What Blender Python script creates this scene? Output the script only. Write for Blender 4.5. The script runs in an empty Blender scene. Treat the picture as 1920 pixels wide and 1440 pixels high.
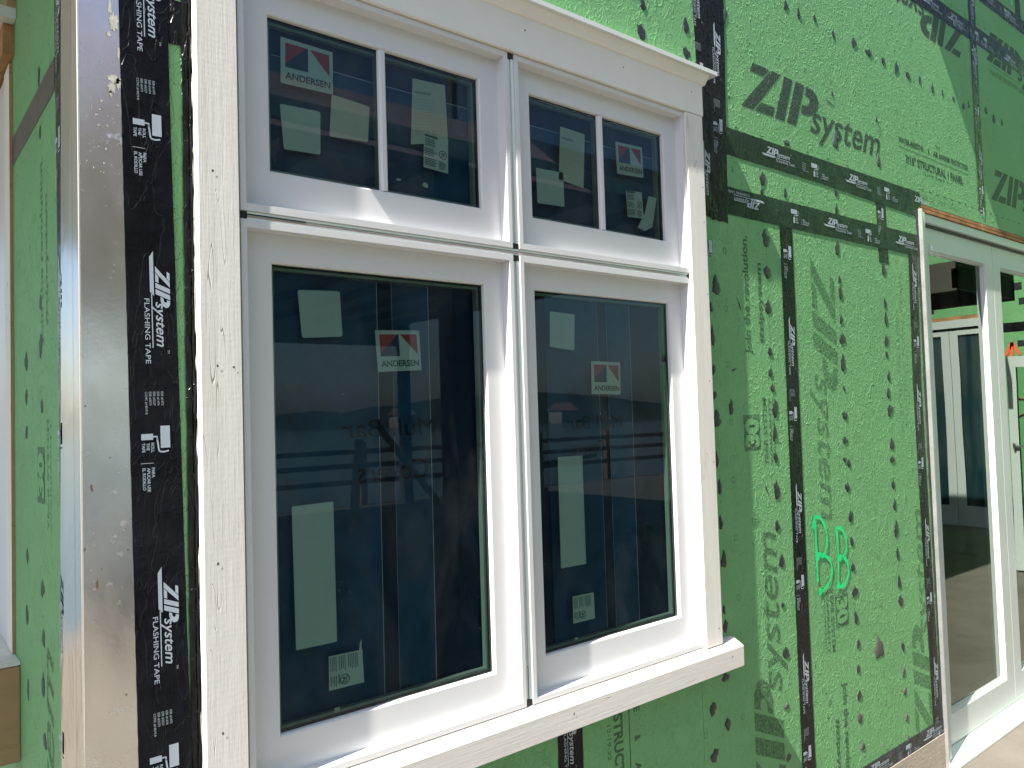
import bpy, bmesh, math, random
from mathutils import Vector, Matrix
random.seed(7)
SC = bpy.context.scene
COL = SC.collection

# ------------------------------------------------------------------ camera
cam_d = bpy.data.cameras.new("camera"); cam = bpy.data.objects.new("camera", cam_d); COL.objects.link(cam)
YAW, PITCH, ROLL = math.radians(39.2559), math.radians(2.1942), math.radians(-1.7231)
cy, sy, cp, sp = math.cos(YAW), math.sin(YAW), math.cos(PITCH), math.sin(PITCH)
fwd = Vector((sy*cp, cy*cp, sp)); r0 = Vector((cy, -sy, 0)); u0 = r0.cross(fwd)
rgt = r0*math.cos(ROLL) + u0*math.sin(ROLL); upv = -r0*math.sin(ROLL) + u0*math.cos(ROLL)
M = Matrix((rgt, upv, -fwd)).transposed().to_4x4(); M.translation = Vector((0, -1.67, 1.67))
cam.matrix_world = M
cam_d.sensor_fit = 'HORIZONTAL'; cam_d.sensor_width = 36.0; cam_d.lens = 1480.83/1920*36
cam_d.clip_start = 0.02; cam_d.clip_end = 4000
SC.camera = cam

# ------------------------------------------------------------------ sky and sun
SUN = Vector((-7.2, -1.0, 9.2)).normalized()          # towards the sun
w = bpy.data.worlds.new("World"); SC.world = w; w.use_nodes = True
wn = w.node_tree; bg = wn.nodes['Background']
sky = wn.nodes.new('ShaderNodeTexSky'); sky.sky_type = 'NISHITA'; sky.sun_disc = False
sky.sun_elevation = math.asin(SUN.z); sky.sun_rotation = math.atan2(SUN.x, SUN.y)
sky.dust_density = 1.5; sky.ozone_density = 1.2
wn.links.new(sky.outputs[0], bg.inputs[0]); bg.inputs[1].default_value = 0.066
sl = bpy.data.lights.new("sun", 'SUN'); sl.energy = 5.0; sl.angle = math.radians(0.53); sl.color = (1.0, 0.925, 0.83)
so = bpy.data.objects.new("sun", sl); COL.objects.link(so); so.location = SUN*30
so.rotation_euler = (-SUN).to_track_quat('-Z', 'Y').to_euler()
SC.view_settings.view_transform = 'Standard'; SC.view_settings.look = 'None'
SC.view_settings.exposure = 1.75; SC.view_settings.gamma = 1.0
SC.cycles.max_bounces = 8; SC.cycles.transparent_max_bounces = 24; SC.cycles.glossy_bounces = 4
SC.cycles.caustics_reflective = False; SC.cycles.caustics_refractive = False
SC.cycles.sample_clamp_indirect = 6.0

# ------------------------------------------------------------------ materials
class NT:
    def __init__(s, name):
        s.m = bpy.data.materials.new(name); s.m.use_nodes = True; s.t = s.m.node_tree; s.t.nodes.clear()
        s.out = s.n('OutputMaterial')
    def n(s, kind, **kw):
        nd = s.t.nodes.new('ShaderNode'+kind)
        for k, v in kw.items():
            if isinstance(k, str) and k.startswith('i_'):
                key = k[2:].replace('_', ' ')
                nd.inputs[key].default_value = v
            else: setattr(nd, k, v)
        return nd
    def l(s, a, b): s.t.links.new(a, b)
    def pos(s, scale=(1, 1, 1), rot=(0, 0, 0)):
        g = s.n('NewGeometry'); mp = s.n('Mapping'); s.l(g.outputs['Position'], mp.inputs[0])
        mp.inputs['Scale'].default_value = scale; mp.inputs['Rotation'].default_value = rot
        return mp.outputs[0]
    def noise(s, vec, scale, detail=3, rough=.55, dist=0.0):
        nd = s.n('TexNoise'); nd.inputs['Scale'].default_value = scale; nd.inputs['Detail'].default_value = detail
        nd.inputs['Roughness'].default_value = rough; nd.inputs['Distortion'].default_value = dist
        s.l(vec, nd.inputs['Vector']); return nd.outputs[0]
    def rng(s, v, a, b, c=0.0, d=1.0, smooth=False):
        nd = s.n('MapRange'); nd.inputs[1].default_value = a; nd.inputs[2].default_value = b
        nd.inputs[3].default_value = c; nd.inputs[4].default_value = d
        if smooth: nd.interpolation_type = 'SMOOTHSTEP'
        s.l(v, nd.inputs[0]); return nd.outputs[0]
    def math(s, op, a, b=None):
        nd = s.n('Math'); nd.operation = op
        for i, v in ((0, a), (1, b)):
            if v is None: continue
            if isinstance(v, (int, float)): nd.inputs[i].default_value = v
            else: s.l(v, nd.inputs[i])
        return nd.outputs[0]
    def mix(s, f, a, b):
        nd = s.n('Mix'); nd.data_type = 'RGBA'
        for i, v in ((0, f), (6, a), (7, b)):
            if isinstance(v, (int, float)): nd.inputs[i].default_value = v
            elif isinstance(v, tuple): nd.inputs[i].default_value = (*v, 1) if len(v) == 3 else v
            else: s.l(v, nd.inputs[i])
        return nd.outputs[2]
    def bump(s, h, dist, strength=1.0, prev=None):
        nd = s.n('Bump'); nd.inputs['Distance'].default_value = dist; nd.inputs['Strength'].default_value = strength
        s.l(h, nd.inputs['Height'])
        if prev is not None: s.l(prev, nd.inputs['Normal'])
        return nd.outputs[0]
    def bsdf(s, color, rough=.6, metal=0.0, spec=.5, normal=None, coat=0.0):
        b = s.n('BsdfPrincipled')
        for key, v in (('Base Color', color), ('Roughness', rough), ('Metallic', metal), ('Specular IOR Level', spec), ('Coat Weight', coat)):
            if isinstance(v, tuple): b.inputs[key].default_value = (*v, 1)
            elif isinstance(v, (int, float)): b.inputs[key].default_value = v
            else: s.l(v, b.inputs[key])
        if normal is not None: s.l(normal, b.inputs['Normal'])
        return b.outputs[0]
    def done(s, sh): s.l(sh, s.out.inputs[0]); return s.m

def osb_normal(t):
    "embossed overlay of the sheathing: short curling creases over a faint grain"
    p = t.pos()
    def crease(vec, sc, wd, dist):
        n = t.noise(vec, sc, 2.2, .55, dist)
        return t.rng(t.math('ABSOLUTE', t.math('SUBTRACT', n, .5)), 0, wd, 1, 0, True)
    r1 = crease(p, 27, .040, .35); r2 = crease(t.pos((1.5, 1, .7), (.7, 1.9, .4)), 38, .038, .5); r3 = crease(t.pos((1.3, 1, .8), (1.7, .4, 1.1)), 15, .03, .7)
    m1 = t.rng(t.noise(p, 11, 3, .6), .47, .64); m2 = t.rng(t.noise(t.pos((1, 1, 1), (.2, .3, 2)), 17, 2, .6), .49, .64)
    h = t.math('ADD', t.math('MULTIPLY', r1, m1), t.math('MULTIPLY', r2, m2))
    h = t.math('ADD', h, t.math('MULTIPLY', t.math('MULTIPLY', r3, t.math('SUBTRACT', 1.0, m1)), .8))
    h = t.math('ADD', h, t.math('MULTIPLY', t.noise(p, 85, 3, .65), .7))
    return t.bump(h, OSB_DEPTH, 1.0)
OSB_DEPTH = .0017

def mat_osb(name, base, dark, light):
    t = NT(name); p = t.pos()
    c = t.mix(t.rng(t.noise(p, 2.2, 4, .6), .3, .7), dark, base)
    c = t.mix(t.rng(t.noise(p, 60, 3, .7), .52, .75, 0, .55), c, light)
    c = t.mix(t.rng(t.noise(t.pos((1, 1, .35)), 7, 5, .7), .60, .78, 0, .35), c, tuple(v*.72 for v in dark))
    return t.done(t.bsdf(c, .6, 0, .3, osb_normal(t)))
GREEN = mat_osb("green_sheathing", (.158, .378, .160), (.136, .336, .140), (.185, .41, .19))

def mat_print(name, col, lo, hi, opac=1.0, osb=True):
    "stencil ink that lets the worn board show through"
    t = NT(name); p = t.pos()
    f = t.rng(t.noise(p, 90, 4, .7), lo, hi, 0, opac)
    tr = t.n('BsdfTransparent')
    b = t.bsdf(col, .55, 0, .4, osb_normal(t) if osb else None)
    mx = t.n('MixShader'); t.l(f, mx.inputs[0]); t.l(tr.outputs[0], mx.inputs[1]); t.l(b, mx.inputs[2])
    return t.done(mx.outputs[0])
INK = mat_print("black_ink", (.035, .06, .045), .22, .5, .93)
INK_MID = mat_print("grey_ink", (.035, .08, .05), .30, .62, .62)
INK_TXT = mat_print("ink_text", (.025, .055, .035), .0, .15, .97, False)
INK_TXT_FAINT = mat_print("faded_ink_text", (.03, .085, .05), .10, .45, .62, False)
INK_FAINT = mat_print("faded_ink", (.03, .09, .05), .34, .62, .52)
INK_PALE = mat_print("pale_ink", (.035, .10, .06), .42, .62, .42)

def mat_tape(name, col, rough=.3, depth=.0030):
    t = NT(name); p = t.pos()
    n1 = t.noise(t.pos((1, 1, .22)), 55, 4, .6, .5)
    n1b = t.noise(t.pos((.3, 1, 1)), 42, 3, .6, .8)
    n2 = t.noise(p, 13, 3, .6, .4)
    h = t.math('ADD', t.math('MULTIPLY', n1, .7), t.math('MULTIPLY', n2, 1.2))
    h = t.math('ADD', h, t.math('MULTIPLY', n1b, .45))
    r = t.rng(t.math('ABSOLUTE', t.math('SUBTRACT', t.noise(t.pos((1, 1, .3)), 20, 2, .5, 1.2), .5)), 0, .02, .5, 0)
    h = t.math('ADD', h, r)
    nb = t.bump(h, depth, .9)
    c = t.mix(t.rng(t.noise(p, 6, 4, .6), .45, .75, 0, .7), col, tuple(v*1.9+.004 for v in col))
    rr = t.rng(t.noise(p, 18, 4, .6), .3, .7, rough-.08, rough+.16)
    return t.done(t.bsdf(c, rr, 0, .12, nb))
TAPE = mat_tape("black_tape", (.0065, .0075, .008), .22)
TAPE_SM = mat_tape("smooth_black_tape", (.006, .007, .010), .24, .0016)
TAPE_GR = mat_tape("grey_flashing", (.05, .052, .055), .5)
def plain(name, col, rough=.6, metal=0.0, spec=.5, ns=0, nd=0.0, var=0.0, coat=0.0):
    t = NT(name); p = t.pos(); c = col
    if var: c = t.mix(t.rng(t.noise(p, 9, 5, .65), .3, .7), tuple(max(0, v*(1-var)) for v in col), tuple(min(1, v*(1+var)) for v in col))
    nb = t.bump(t.noise(p, ns, 4, .6), nd, .7) if ns else None
    return t.done(t.bsdf(c, rough, metal, spec, nb, coat))
T_INK = plain("silver_print", (.36, .42, .48), .45, 0, .3)
DAUB = plain("sealant_black", (.020, .021, .026), .38, 0, .45, 70, .002, .25)
SCUFF = plain("sealant_brown", (.105, .095, .085), .8, 0, .2, 120, .001, .35)
SCUFF_G = plain("sealant_grey", (.075, .12, .10), .8, 0, .2, 120, .001, .35)

def mat_painted_wood(name, base, groove, flat=False):
    t = NT(name); S = (.045, 1, 1) if flat else (1, 1, .045); p = t.pos(S)
    def grain(v): return t.noise(v, 210, 3, .6, .3)
    g = t.math('ADD', t.math('MULTIPLY', grain(p), .5), t.math('MULTIPLY', t.noise(t.pos(), 45, 3, .6), .35))
    cr = t.rng(t.math('ABSOLUTE', t.math('SUBTRACT', t.noise(t.pos((.05, 1, 1) if flat else (1, 1, .07)), 26, 1.5, .5, .9), .52)), 0, .006, 1, 0)
    cr = t.math('MULTIPLY', cr, t.rng(t.noise(t.pos(), 5, 2, .5), .52, .62))
    saw = t.n('TexWave'); saw.wave_type = 'BANDS'; saw.bands_direction = 'X' if flat else 'Z'; saw.inputs['Scale'].default_value = 26
    saw.inputs['Distortion'].default_value = 2.0; saw.inputs['Detail'].default_value = 2
    t.l(t.pos(), saw.inputs['Vector'])
    g = t.math('ADD', g, t.math('MULTIPLY', saw.outputs[1], .035))
    g = t.math('SUBTRACT', g, t.math('MULTIPLY', cr, 1.6))
    nb = t.bump(g, .0009, .7)
    c = t.mix(t.rng(t.noise(p, 34, 4, .7), .35, .72), base, tuple(v*.88 for v in base))
    c = t.mix(t.math('MULTIPLY', cr, .75), c, groove)
    return t.done(t.bsdf(c, .6, 0, .35, nb))
WOODWHITE = mat_painted_wood("white_primed_wood", (.76, .74, .69), (.22, .18, .13))
WOODSILL = mat_painted_wood("white_primed_sill", (.70, .68, .65), (.22, .18, .13), True)
TRIM = plain("white_painted_trim", (.78, .76, .71), .5, 0, .4, 60, .0006, .03)
VINYL = plain("white_clad_frame", (.63, .64, .655), .34, 0, .4, 8, .0006, .015)
CAPMETAL = plain("pale_drip_cap", (.62, .67, .64), .4, 0, .5, 5, .0006, .03)
DOORW = plain("white_door_frame", (.50, .545, .53), .35, 0, .45, 8, .0005, .02)
ALU = plain("aluminium_track", (.70, .77, .74), .35, 0, .5)
GALV = plain("galvanised_edge", (.50, .52, .52), .35, .7, .5, 90, .001, .2)
BLACKRUB = plain("black_rubber", (.012, .012, .014), .45, 0, .4, 160, .0015, .2)
GASKET = plain("dark_gasket", (.015, .018, .017), .5)
SPACER = plain("glazing_spacer", (.30, .38, .33), .4, .2, .5)
REDSEAL = plain("pink_sealant", (.42, .24, .20), .6)
PAPER = plain("label_paper", (.56, .66, .60), .7, 0, .2, 30, .0006, .05)
PAPER_W = plain("cream_paper", (.62, .64, .52), .7, 0, .2, 30, .0008, .05)
LOGORED = plain("logo_red", (.42, .06, .06), .6, 0, .2)
LOGONAVY = plain("logo_navy", (.035, .055, .10), .6, 0, .2)
TXTDARK = plain("label_text", (.05, .09, .10), .6, 0, .2)
WRITING = plain("marker_writing", (.004, .010, .018), .6, 0, .2)
FILMEDGE = plain("film_edge", (.42, .52, .58), .4, 0, .4)
NAVY = plain("blue_film_sheet", (.014, .064, .135), .45, 0, .25, 7, .002, .35)
NAVY2 = plain("dark_blue_film_sheet", (.006, .022, .050), .5, 0, .25, 7, .002, .35)
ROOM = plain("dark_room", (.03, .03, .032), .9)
NEON = plain("neon_spray_paint", (.01, .75, .22), .5, 0, .3, 80, .0008, .12)
ORANGE = plain("orange_spray_paint", (.80, .14, .04), .6)
RAWWOOD = mat_painted_wood("raw_lumber", (.40, .25, .13), (.10, .05, .02), True)
PLY = plain("plywood_edge", (.34, .19, .085), .8, 0, .2, 110, .0015, .4)
PLYD = plain("dark_plywood", (.09, .05, .025), .9)  # darker plywood tone for the header gap and the offcut
DARKCAN = plain("dark_canopy", (.06, .055, .045), .8)
DARKWOOD = plain("soffit_boards", (.72, .74, .80), .8, 0, .2, 20, .003, .3)
FASCIA = plain("mauve_shingles", (.34, .25, .27), .7, 0, .3, 20, .002, .12)
TIMBER = plain("weathered_timber", (.26, .17, .11), .8, 0, .2, 60, .003, .3)
NAIL = plain("nail_head", (.09, .07, .055), .6)
CORD = plain("black_cord", (.015, .015, .015), .6)
STEEL = plain("satin_nickel", (.6, .58, .54), .28, 1.0)

def mat_concrete():
    t = NT("concrete"); p = t.pos()
    c = t.mix(t.rng(t.noise(p, 3, 6, .65), .3, .7), (.115, .103, .086), (.155, .141, .120))
    c = t.mix(t.rng(t.noise(p, 1.1, 5, .7, .6), .55, .7, 0, .6), c, (.085, .074, .06))
    c = t.mix(t.rng(t.noise(p, 160, 2, .6), .55, .75, 0, .5), c, (.19, .175, .155))
    h = t.math('ADD', t.noise(p, 60, 5, .7), t.math('MULTIPLY', t.noise(p, 5, 4, .6), 1.5))
    return t.done(t.bsdf(c, .85, 0, .25, t.bump(h, .003, .6)))
CONC = mat_concrete()
FOUND = plain("foundation_concrete", (.42, .37, .30), .85, 0, .2, 70, .003, .15)

def mat_flash_metal():
    t = NT("polished_corner_metal"); p = t.pos()
    r = t.rng(t.noise(t.pos((1, 1, .5)), 5, 4, .6), .3, .75, .16, .34)
    sm = t.rng(t.noise(p, 28, 4, .7), .62, .72, 0, .25); r = t.math('ADD', r, sm)
    c = t.mix(t.rng(t.noise(t.pos((1, 1, .6)), 7, 4, .6), .35, .7), (.86, .86, .87), (.72, .71, .70))
    h = t.math('ADD', t.noise(t.pos((1, 1, .5)), 4.5, 2, .5), t.math('MULTIPLY', t.noise(p, 130, 2, .6), .02))
    return t.done(t.bsdf(c, r, 1.0, .5, t.bump(h, .006, .55)))
METAL = mat_flash_metal()
METALEDGE = plain("bright_metal_edge", (.92, .92, .92), .25, .55, .5)
METALL = NT("polished_side_metal")
METALL = (lambda t: t.done(t.bsdf((.70, .67, .64), .24, 1.0, .5, t.bump(t.noise(t.pos((1, 1, .6)), 9, 2, .5, .8), .008, .6))))(METALL)
RESIDUE = plain("torn_film_residue", (.60, .60, .50), .6, 0, .3, 90, .001, .2)
RUST = plain("dirt_speck", (.16, .11, .06), .9)

def mat_glass(name, tint, k, refl=(1, 1, 1)):
    t = NT(name)
    fr = t.n('Fresnel'); fr.inputs[0].default_value = 1.5
    nb = t.bump(t.noise(t.pos(), 1.3, 1, .5), .0016, .5)
    f = t.math('MINIMUM', t.math('MULTIPLY', fr.outputs[0], k), .95)
    tr = t.n('BsdfTransparent'); tr.inputs[0].default_value = (*tint, 1)
    gl = t.n('BsdfGlossy'); gl.inputs['Roughness'].default_value = 0.004; gl.inputs['Color'].default_value = (*refl, 1)
    t.l(nb, gl.inputs['Normal'])
    df = t.n('BsdfDiffuse'); df.inputs[0].default_value = (.7, .72, .72, 1)
    sp = t.math('MULTIPLY', t.rng(t.noise(t.pos((1, 1, 1.15)), 230, 1, .4), .765, .80), t.rng(t.noise(t.pos(), 3, 2, .5), .45, .65, .0, .40))
    sm = t.math('ADD', sp, t.rng(t.noise(t.pos((1, 1, .5)), 5, 4, .7, .6), .45, .8, 0, .03))
    ms = t.n('MixShader')
    mx = t.n('MixShader'); t.l(f, mx.inputs[0]); t.l(tr.outputs[0], mx.inputs[1]); t.l(gl.outputs[0], mx.inputs[2])
    t.l(sm, ms.inputs[0]); t.l(mx.outputs[0], ms.inputs[1]); t.l(df.outputs[0], ms.inputs[2])
    return t.done(ms.outputs[0])
GLASS = mat_glass("window_glass", (.64, .78, .76), .76, (.80, .95, 1))
GLASSD = mat_glass("door_glass", (.45, .56, .52), 1.6, (.88, 1, .93))

def mat_water():
    t = NT("harbour_water"); p = t.pos()
    return t.done(t.bsdf((.03, .06, .065), .12, 0, .5, t.bump(t.noise(p, 1.2, 4, .6), .12, .6)))
WATER = mat_water()
LEAF = plain("far_foliage", (.022, .034, .024), .9, 0, .2, 0, 0, .4)
FARWALL = plain("far_building_wall", (.30, .27, .24), .8)
FARROOF = plain("far_roof", (.16, .10, .085), .8)

# ------------------------------------------------------------------ mesh helpers
class MB:
    "collects quads and polygons and links them as ONE mesh object"
    def __init__(s): s.v = []; s.f = []
    def poly(s, pts):
        i = len(s.v); s.v += [tuple(p) for p in pts]; s.f.append(tuple(range(i, i+len(pts)))); return s
    def box(s, x0, x1, y0, y1, z0, z1):
        i = len(s.v)
        s.v += [(x0, y0, z0), (x1, y0, z0), (x1, y1, z0), (x0, y1, z0), (x0, y0, z1), (x1, y0, z1), (x1, y1, z1), (x0, y1, z1)]
        for q in ((0, 3, 2, 1), (4, 5, 6, 7), (0, 1, 5, 4), (1, 2, 6, 5), (2, 3, 7, 6), (3, 0, 4, 7)): s.f.append(tuple(i+k for k in q))
        return s
    def hexa(s, b, t):
        i = len(s.v); s.v += [tuple(p) for p in b] + [tuple(p) for p in t]
        for q in ((0, 3, 2, 1), (4, 5, 6, 7), (0, 1, 5, 4), (1, 2, 6, 5), (2, 3, 7, 6), (3, 0, 4, 7)): s.f.append(tuple(i+k for k in q))
        return s
    def bar(s, a, b, w, h=None):
        a, b = Vector(a), Vector(b); h = h or w; d = (b-a).normalized()
        up = Vector((0, 0, 1)) if abs(d.z) < .9 else Vector((1, 0, 0))
        x = d.cross(up).normalized()*w/2; y = x.cross(d).normalized()*h/2
        return s.hexa([a-x-y, a+x-y, a+x+y, a-x+y], [b-x-y, b+x-y, b+x+y, b-x+y])
    def rings(s, lst):
        "mitred picture-frame: lst of ((x0,x1,z0,z1), y)"
        idx = []
        for (x0, x1, z0, z1), y in lst:
            i = len(s.v); s.v += [(x0, y, z0), (x1, y, z0), (x1, y, z1), (x0, y, z1)]; idx.append(i)
        for a, b in zip(idx, idx[1:]):
            for k in range(4):
                n = (k+1) % 4; s.f.append((a+k, a+n, b+n, b+k))
        return s
    def prism_x(s, prof, x0, x1):
        "profile of (y,z) swept along x, with ends"
        n = len(prof); i = len(s.v)
        s.v += [(x0, y, z) for y, z in prof] + [(x1, y, z) for y, z in prof]
        for k in range(n): s.f.append((i+k, i+(k+1) % n, i+n+(k+1) % n, i+n+k))
        s.f.append(tuple(i+k for k in reversed(range(n)))); s.f.append(tuple(i+n+k for k in range(n)))
        return s
    def tube(s, pts, r, n=8):
        pts = [Vector(p) for p in pts]; base = len(s.v)
        for k, p in enumerate(pts):
            d = (pts[min(k+1, len(pts)-1)] - pts[max(k-1, 0)]).normalized()
            up = Vector((0, 0, 1)) if abs(d.z) < .9 else Vector((1, 0, 0))
            x = d.cross(up).normalized(); y = x.cross(d)
            for j in range(n):
                a = 2*math.pi*j/n; s.v.append(tuple(p + (x*math.cos(a)+y*math.sin(a))*r))
        for k in range(len(pts)-1):
            for j in range(n):
                q = (j+1) % n; s.f.append((base+k*n+j, base+k*n+q, base+(k+1)*n+q, base+(k+1)*n+j))
        s.f.append(tuple(base+j for j in reversed(range(n)))); s.f.append(tuple(base+(len(pts)-1)*n+j for j in range(n)))
        return s
    def build(s, name, mat, parent=None, bevel=0, smooth=False, label=None, keep=False):
        me = bpy.data.meshes.new(name); me.from_pydata(s.v, [], s.f); me.validate(); me.update()
        bm = bmesh.new(); bm.from_mesh(me)
        if not keep: bmesh.ops.recalc_face_normals(bm, faces=bm.faces)
        if bevel:
            bmesh.ops.bevel(bm, geom=[e for e in bm.edges if e.is_manifold and e.calc_face_angle(0) > .5], offset=bevel, segments=2, affect='EDGES', clamp_overlap=True)
        bm.to_mesh(me); bm.free()
        if smooth:
            for p in me.polygons: p.use_smooth = True
        me.materials.append(mat)
        o = bpy.data.objects.new(name, me); COL.objects.link(o)
        if parent is not None:
            o.parent = parent
            base = Vector((0, 0, 0)); q = parent
            while q is not None: base += q.location; q = q.parent
            o.location = -base            # vertices are written in world coordinates
        if label: o['label'] = label
        return o

def thing(name, label, cat, loc=(0, 0, 0), group=None):
    o = bpy.data.objects.new(name, None); COL.objects.link(o); o.location = loc; o.empty_display_size = .1
    o['label'] = label; o['category'] = cat
    if group: o['group'] = group
    return o
def tag(o, label, cat, group=None):
    o['label'] = label; o['category'] = cat
    if group: o['group'] = group
    return o
def structure(o): o['kind'] = 'structure'; return o

# --- flat lettering -------------------------------------------------
_fc = {}
def glyphs(txt, bold=0.0, shear=0.0):
    k = (txt, bold, shear)
    if k not in _fc:
        cu = bpy.data.curves.new("t", 'FONT'); cu.body = txt; cu.size = 1.0; cu.offset = bold; cu.shear = shear
        cu.resolution_u = 3; cu.fill_mode = 'FRONT'
        ob = bpy.data.objects.new("t", cu)
        me = bpy.data.meshes.new_from_object(ob)
        vs = [(v.co.x, v.co.y) for v in me.vertices]; fs = [tuple(p.vertices) for p in me.polygons]
        x0 = min(v[0] for v in vs); x1 = max(v[0] for v in vs)
        _fc[k] = ([(x-x0, y) for x, y in vs], fs, x1-x0)
        bpy.data.objects.remove(ob); bpy.data.curves.remove(cu); bpy.data.meshes.remove(me)
    return _fc[k]
class Ink:
    "2-D artwork in its own (u,v) frame, laid on a plane"
    def __init__(s): s.v = []; s.f = []
    def poly(s, pts):
        i = len(s.v); s.v += list(pts); s.f.append(tuple(range(i, i+len(pts)))); return s
    def rect(s, u0, v0, u1, v1): return s.poly([(u0, v0), (u1, v0), (u1, v1), (u0, v1)])
    def line(s, a, b, w):
        dx, dy = b[0]-a[0], b[1]-a[1]; L = math.hypot(dx, dy) or 1; nx, ny = -dy/L*w/2, dx/L*w/2
        return s.poly([(a[0]-nx, a[1]-ny), (b[0]-nx, b[1]-ny), (b[0]+nx, b[1]+ny), (a[0]+nx, a[1]+ny)])
    def stroke(s, pts, w):
        "one continuous ribbon"
        n = len(pts); i = len(s.v)
        for k, (x, y) in enumerate(pts):
            a = pts[max(k-1, 0)]; b = pts[min(k+1, n-1)]; dx, dy = b[0]-a[0], b[1]-a[1]; L = math.hypot(dx, dy) or 1
            ww = (w[k] if isinstance(w, list) else w)/2
            s.v += [(x-dy/L*ww, y+dx/L*ww), (x+dy/L*ww, y-dx/L*ww)]
        for k in range(n-1): s.f.append((i+2*k, i+2*k+1, i+2*k+3, i+2*k+2))
        return s
    def band(s, outer, inner):
        i = len(s.v); n = len(outer); s.v += list(outer) + list(inner)
        for k in range(n-1): s.f.append((i+k, i+k+1, i+n+k+1, i+n+k))
        return s
    def text(s, txt, u, v, h, width=None, bold=0.0, shear=0.0, cap=.72):
        vs, fs, wd = glyphs(txt, bold, shear); sc = h/cap; sx = sc if width is None else width/wd
        i = len(s.v); s.v += [(u+x*sx, v+y*sc) for x, y in vs]; s.f += [tuple(i+k for k in f) for f in fs]; return s
    def add(s, other, u=0, v=0, sc=1.0):
        i = len(s.v); s.v += [(u+x*sc, v+y*sc) for x, y in other.v]; s.f += [tuple(i+k for k in f) for f in other.f]; return s
    def lay(s, org, U, V, mb=None):
        mb = mb or MB(); org, U, V = Vector(org), Vector(U), Vector(V); i = len(mb.v)
        mb.v += [tuple(org + U*x + V*y) for x, y in s.v]; mb.f += [tuple(i+k for k in f) for f in s.f]; return mb
X_, Y_, Z_ = Vector((1, 0, 0)), Vector((0, 1, 0)), Vector((0, 0, 1))
DIRS = {'right': (X_, Z_), 'down': (-Z_, X_), 'up': (Z_, -X_), 'flip': (-X_, -Z_)}

def zip_logo():
    k = Ink()
    k.poly([(.47, 1), (1.07, 1), (.85, .8), (.35, .8)]); k.poly([(1.14, 1), (1.52, 1), (.43, 0), (0, 0)])
    k.poly([(.74, .22), (1.23, .22), (1.14, 0), (.49, 0)]); k.poly([(1.64, 1), (1.98, 1), (1.57, 0), (1.22, 0)])
    k.poly([(2.1, 1), (2.45, 1), (2.04, 0), (1.67, 0)])
    k.band([(2.52, 1.0), (2.81, .97), (2.97, .88), (3.03, .74), (2.98, .58), (2.86, .46), (2.7, .38), (2.5, .33), (2.24, .33)],
           [(2.44, .77), (2.54, .78), (2.61, .75), (2.64, .70), (2.62, .64), (2.57, .58), (2.5, .55), (2.42, .54), (2.33, .54)])
    k.text("system", 2.62, 0.0, .72, width=3.28, bold=.012, shear=.30)
    return k
LOGO = zip_logo()
def tape_motif():
    h = .0275; k = Ink(); k.add(LOGO, 0, 0, h)
    k.poly([(-.030, -.003), (-.018, -.0105), (.052, -.0105), (.056, -.0075), (.060, -.003)])
    k.poly([(.054, -.0085), (.164, -.0085), (.164, -.0065), (.055, -.0065)])
    k.text("FLASHING TAPE", .066, -.0215, .0098, width=.130, bold=.006)
    k.text("TM", .168, .020, .004)
    c = Ink()
    for i, s_ in enumerate(("ESR #1473", "ESR #1474", "ESR #2227", "ESR #3373", "CCMC #14019-R")):
        c.text(s_, .252, .005-i*.0075, .0045, bold=.0)
    return [('tape_logo', k), ('tape_code', c), ('roller_symbol', Ink().add(ROLLER, .320, 0))]
def roller():
    k = Ink(); k.rect(0, .002, .044, .020)
    k.stroke([(.050, .017), (.052, .008), (.051, .001), (.049, -.0015), (.025, -.0045)], .0032)
    k.stroke([(.027, -.004), (.021, -.0045), (.021, -.012)], .0032); k.rect(.015, -.034, .027, -.012)
    for i, s_ in enumerate(("ROLL", "THE", "TAPE")): k.text(s_, .033, -.016-i*.0085, .0058, bold=.02)
    k.rect(.0725, -.036, .0735, -.012)
    for i, s_ in enumerate(("PARA", "APLICAR USE", "EL RODILLO")): k.text(s_, .082, -.016-i*.0085, .0058, bold=.02)
    return k
ROLLER = roller()
MOTIF = tape_motif()

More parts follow.
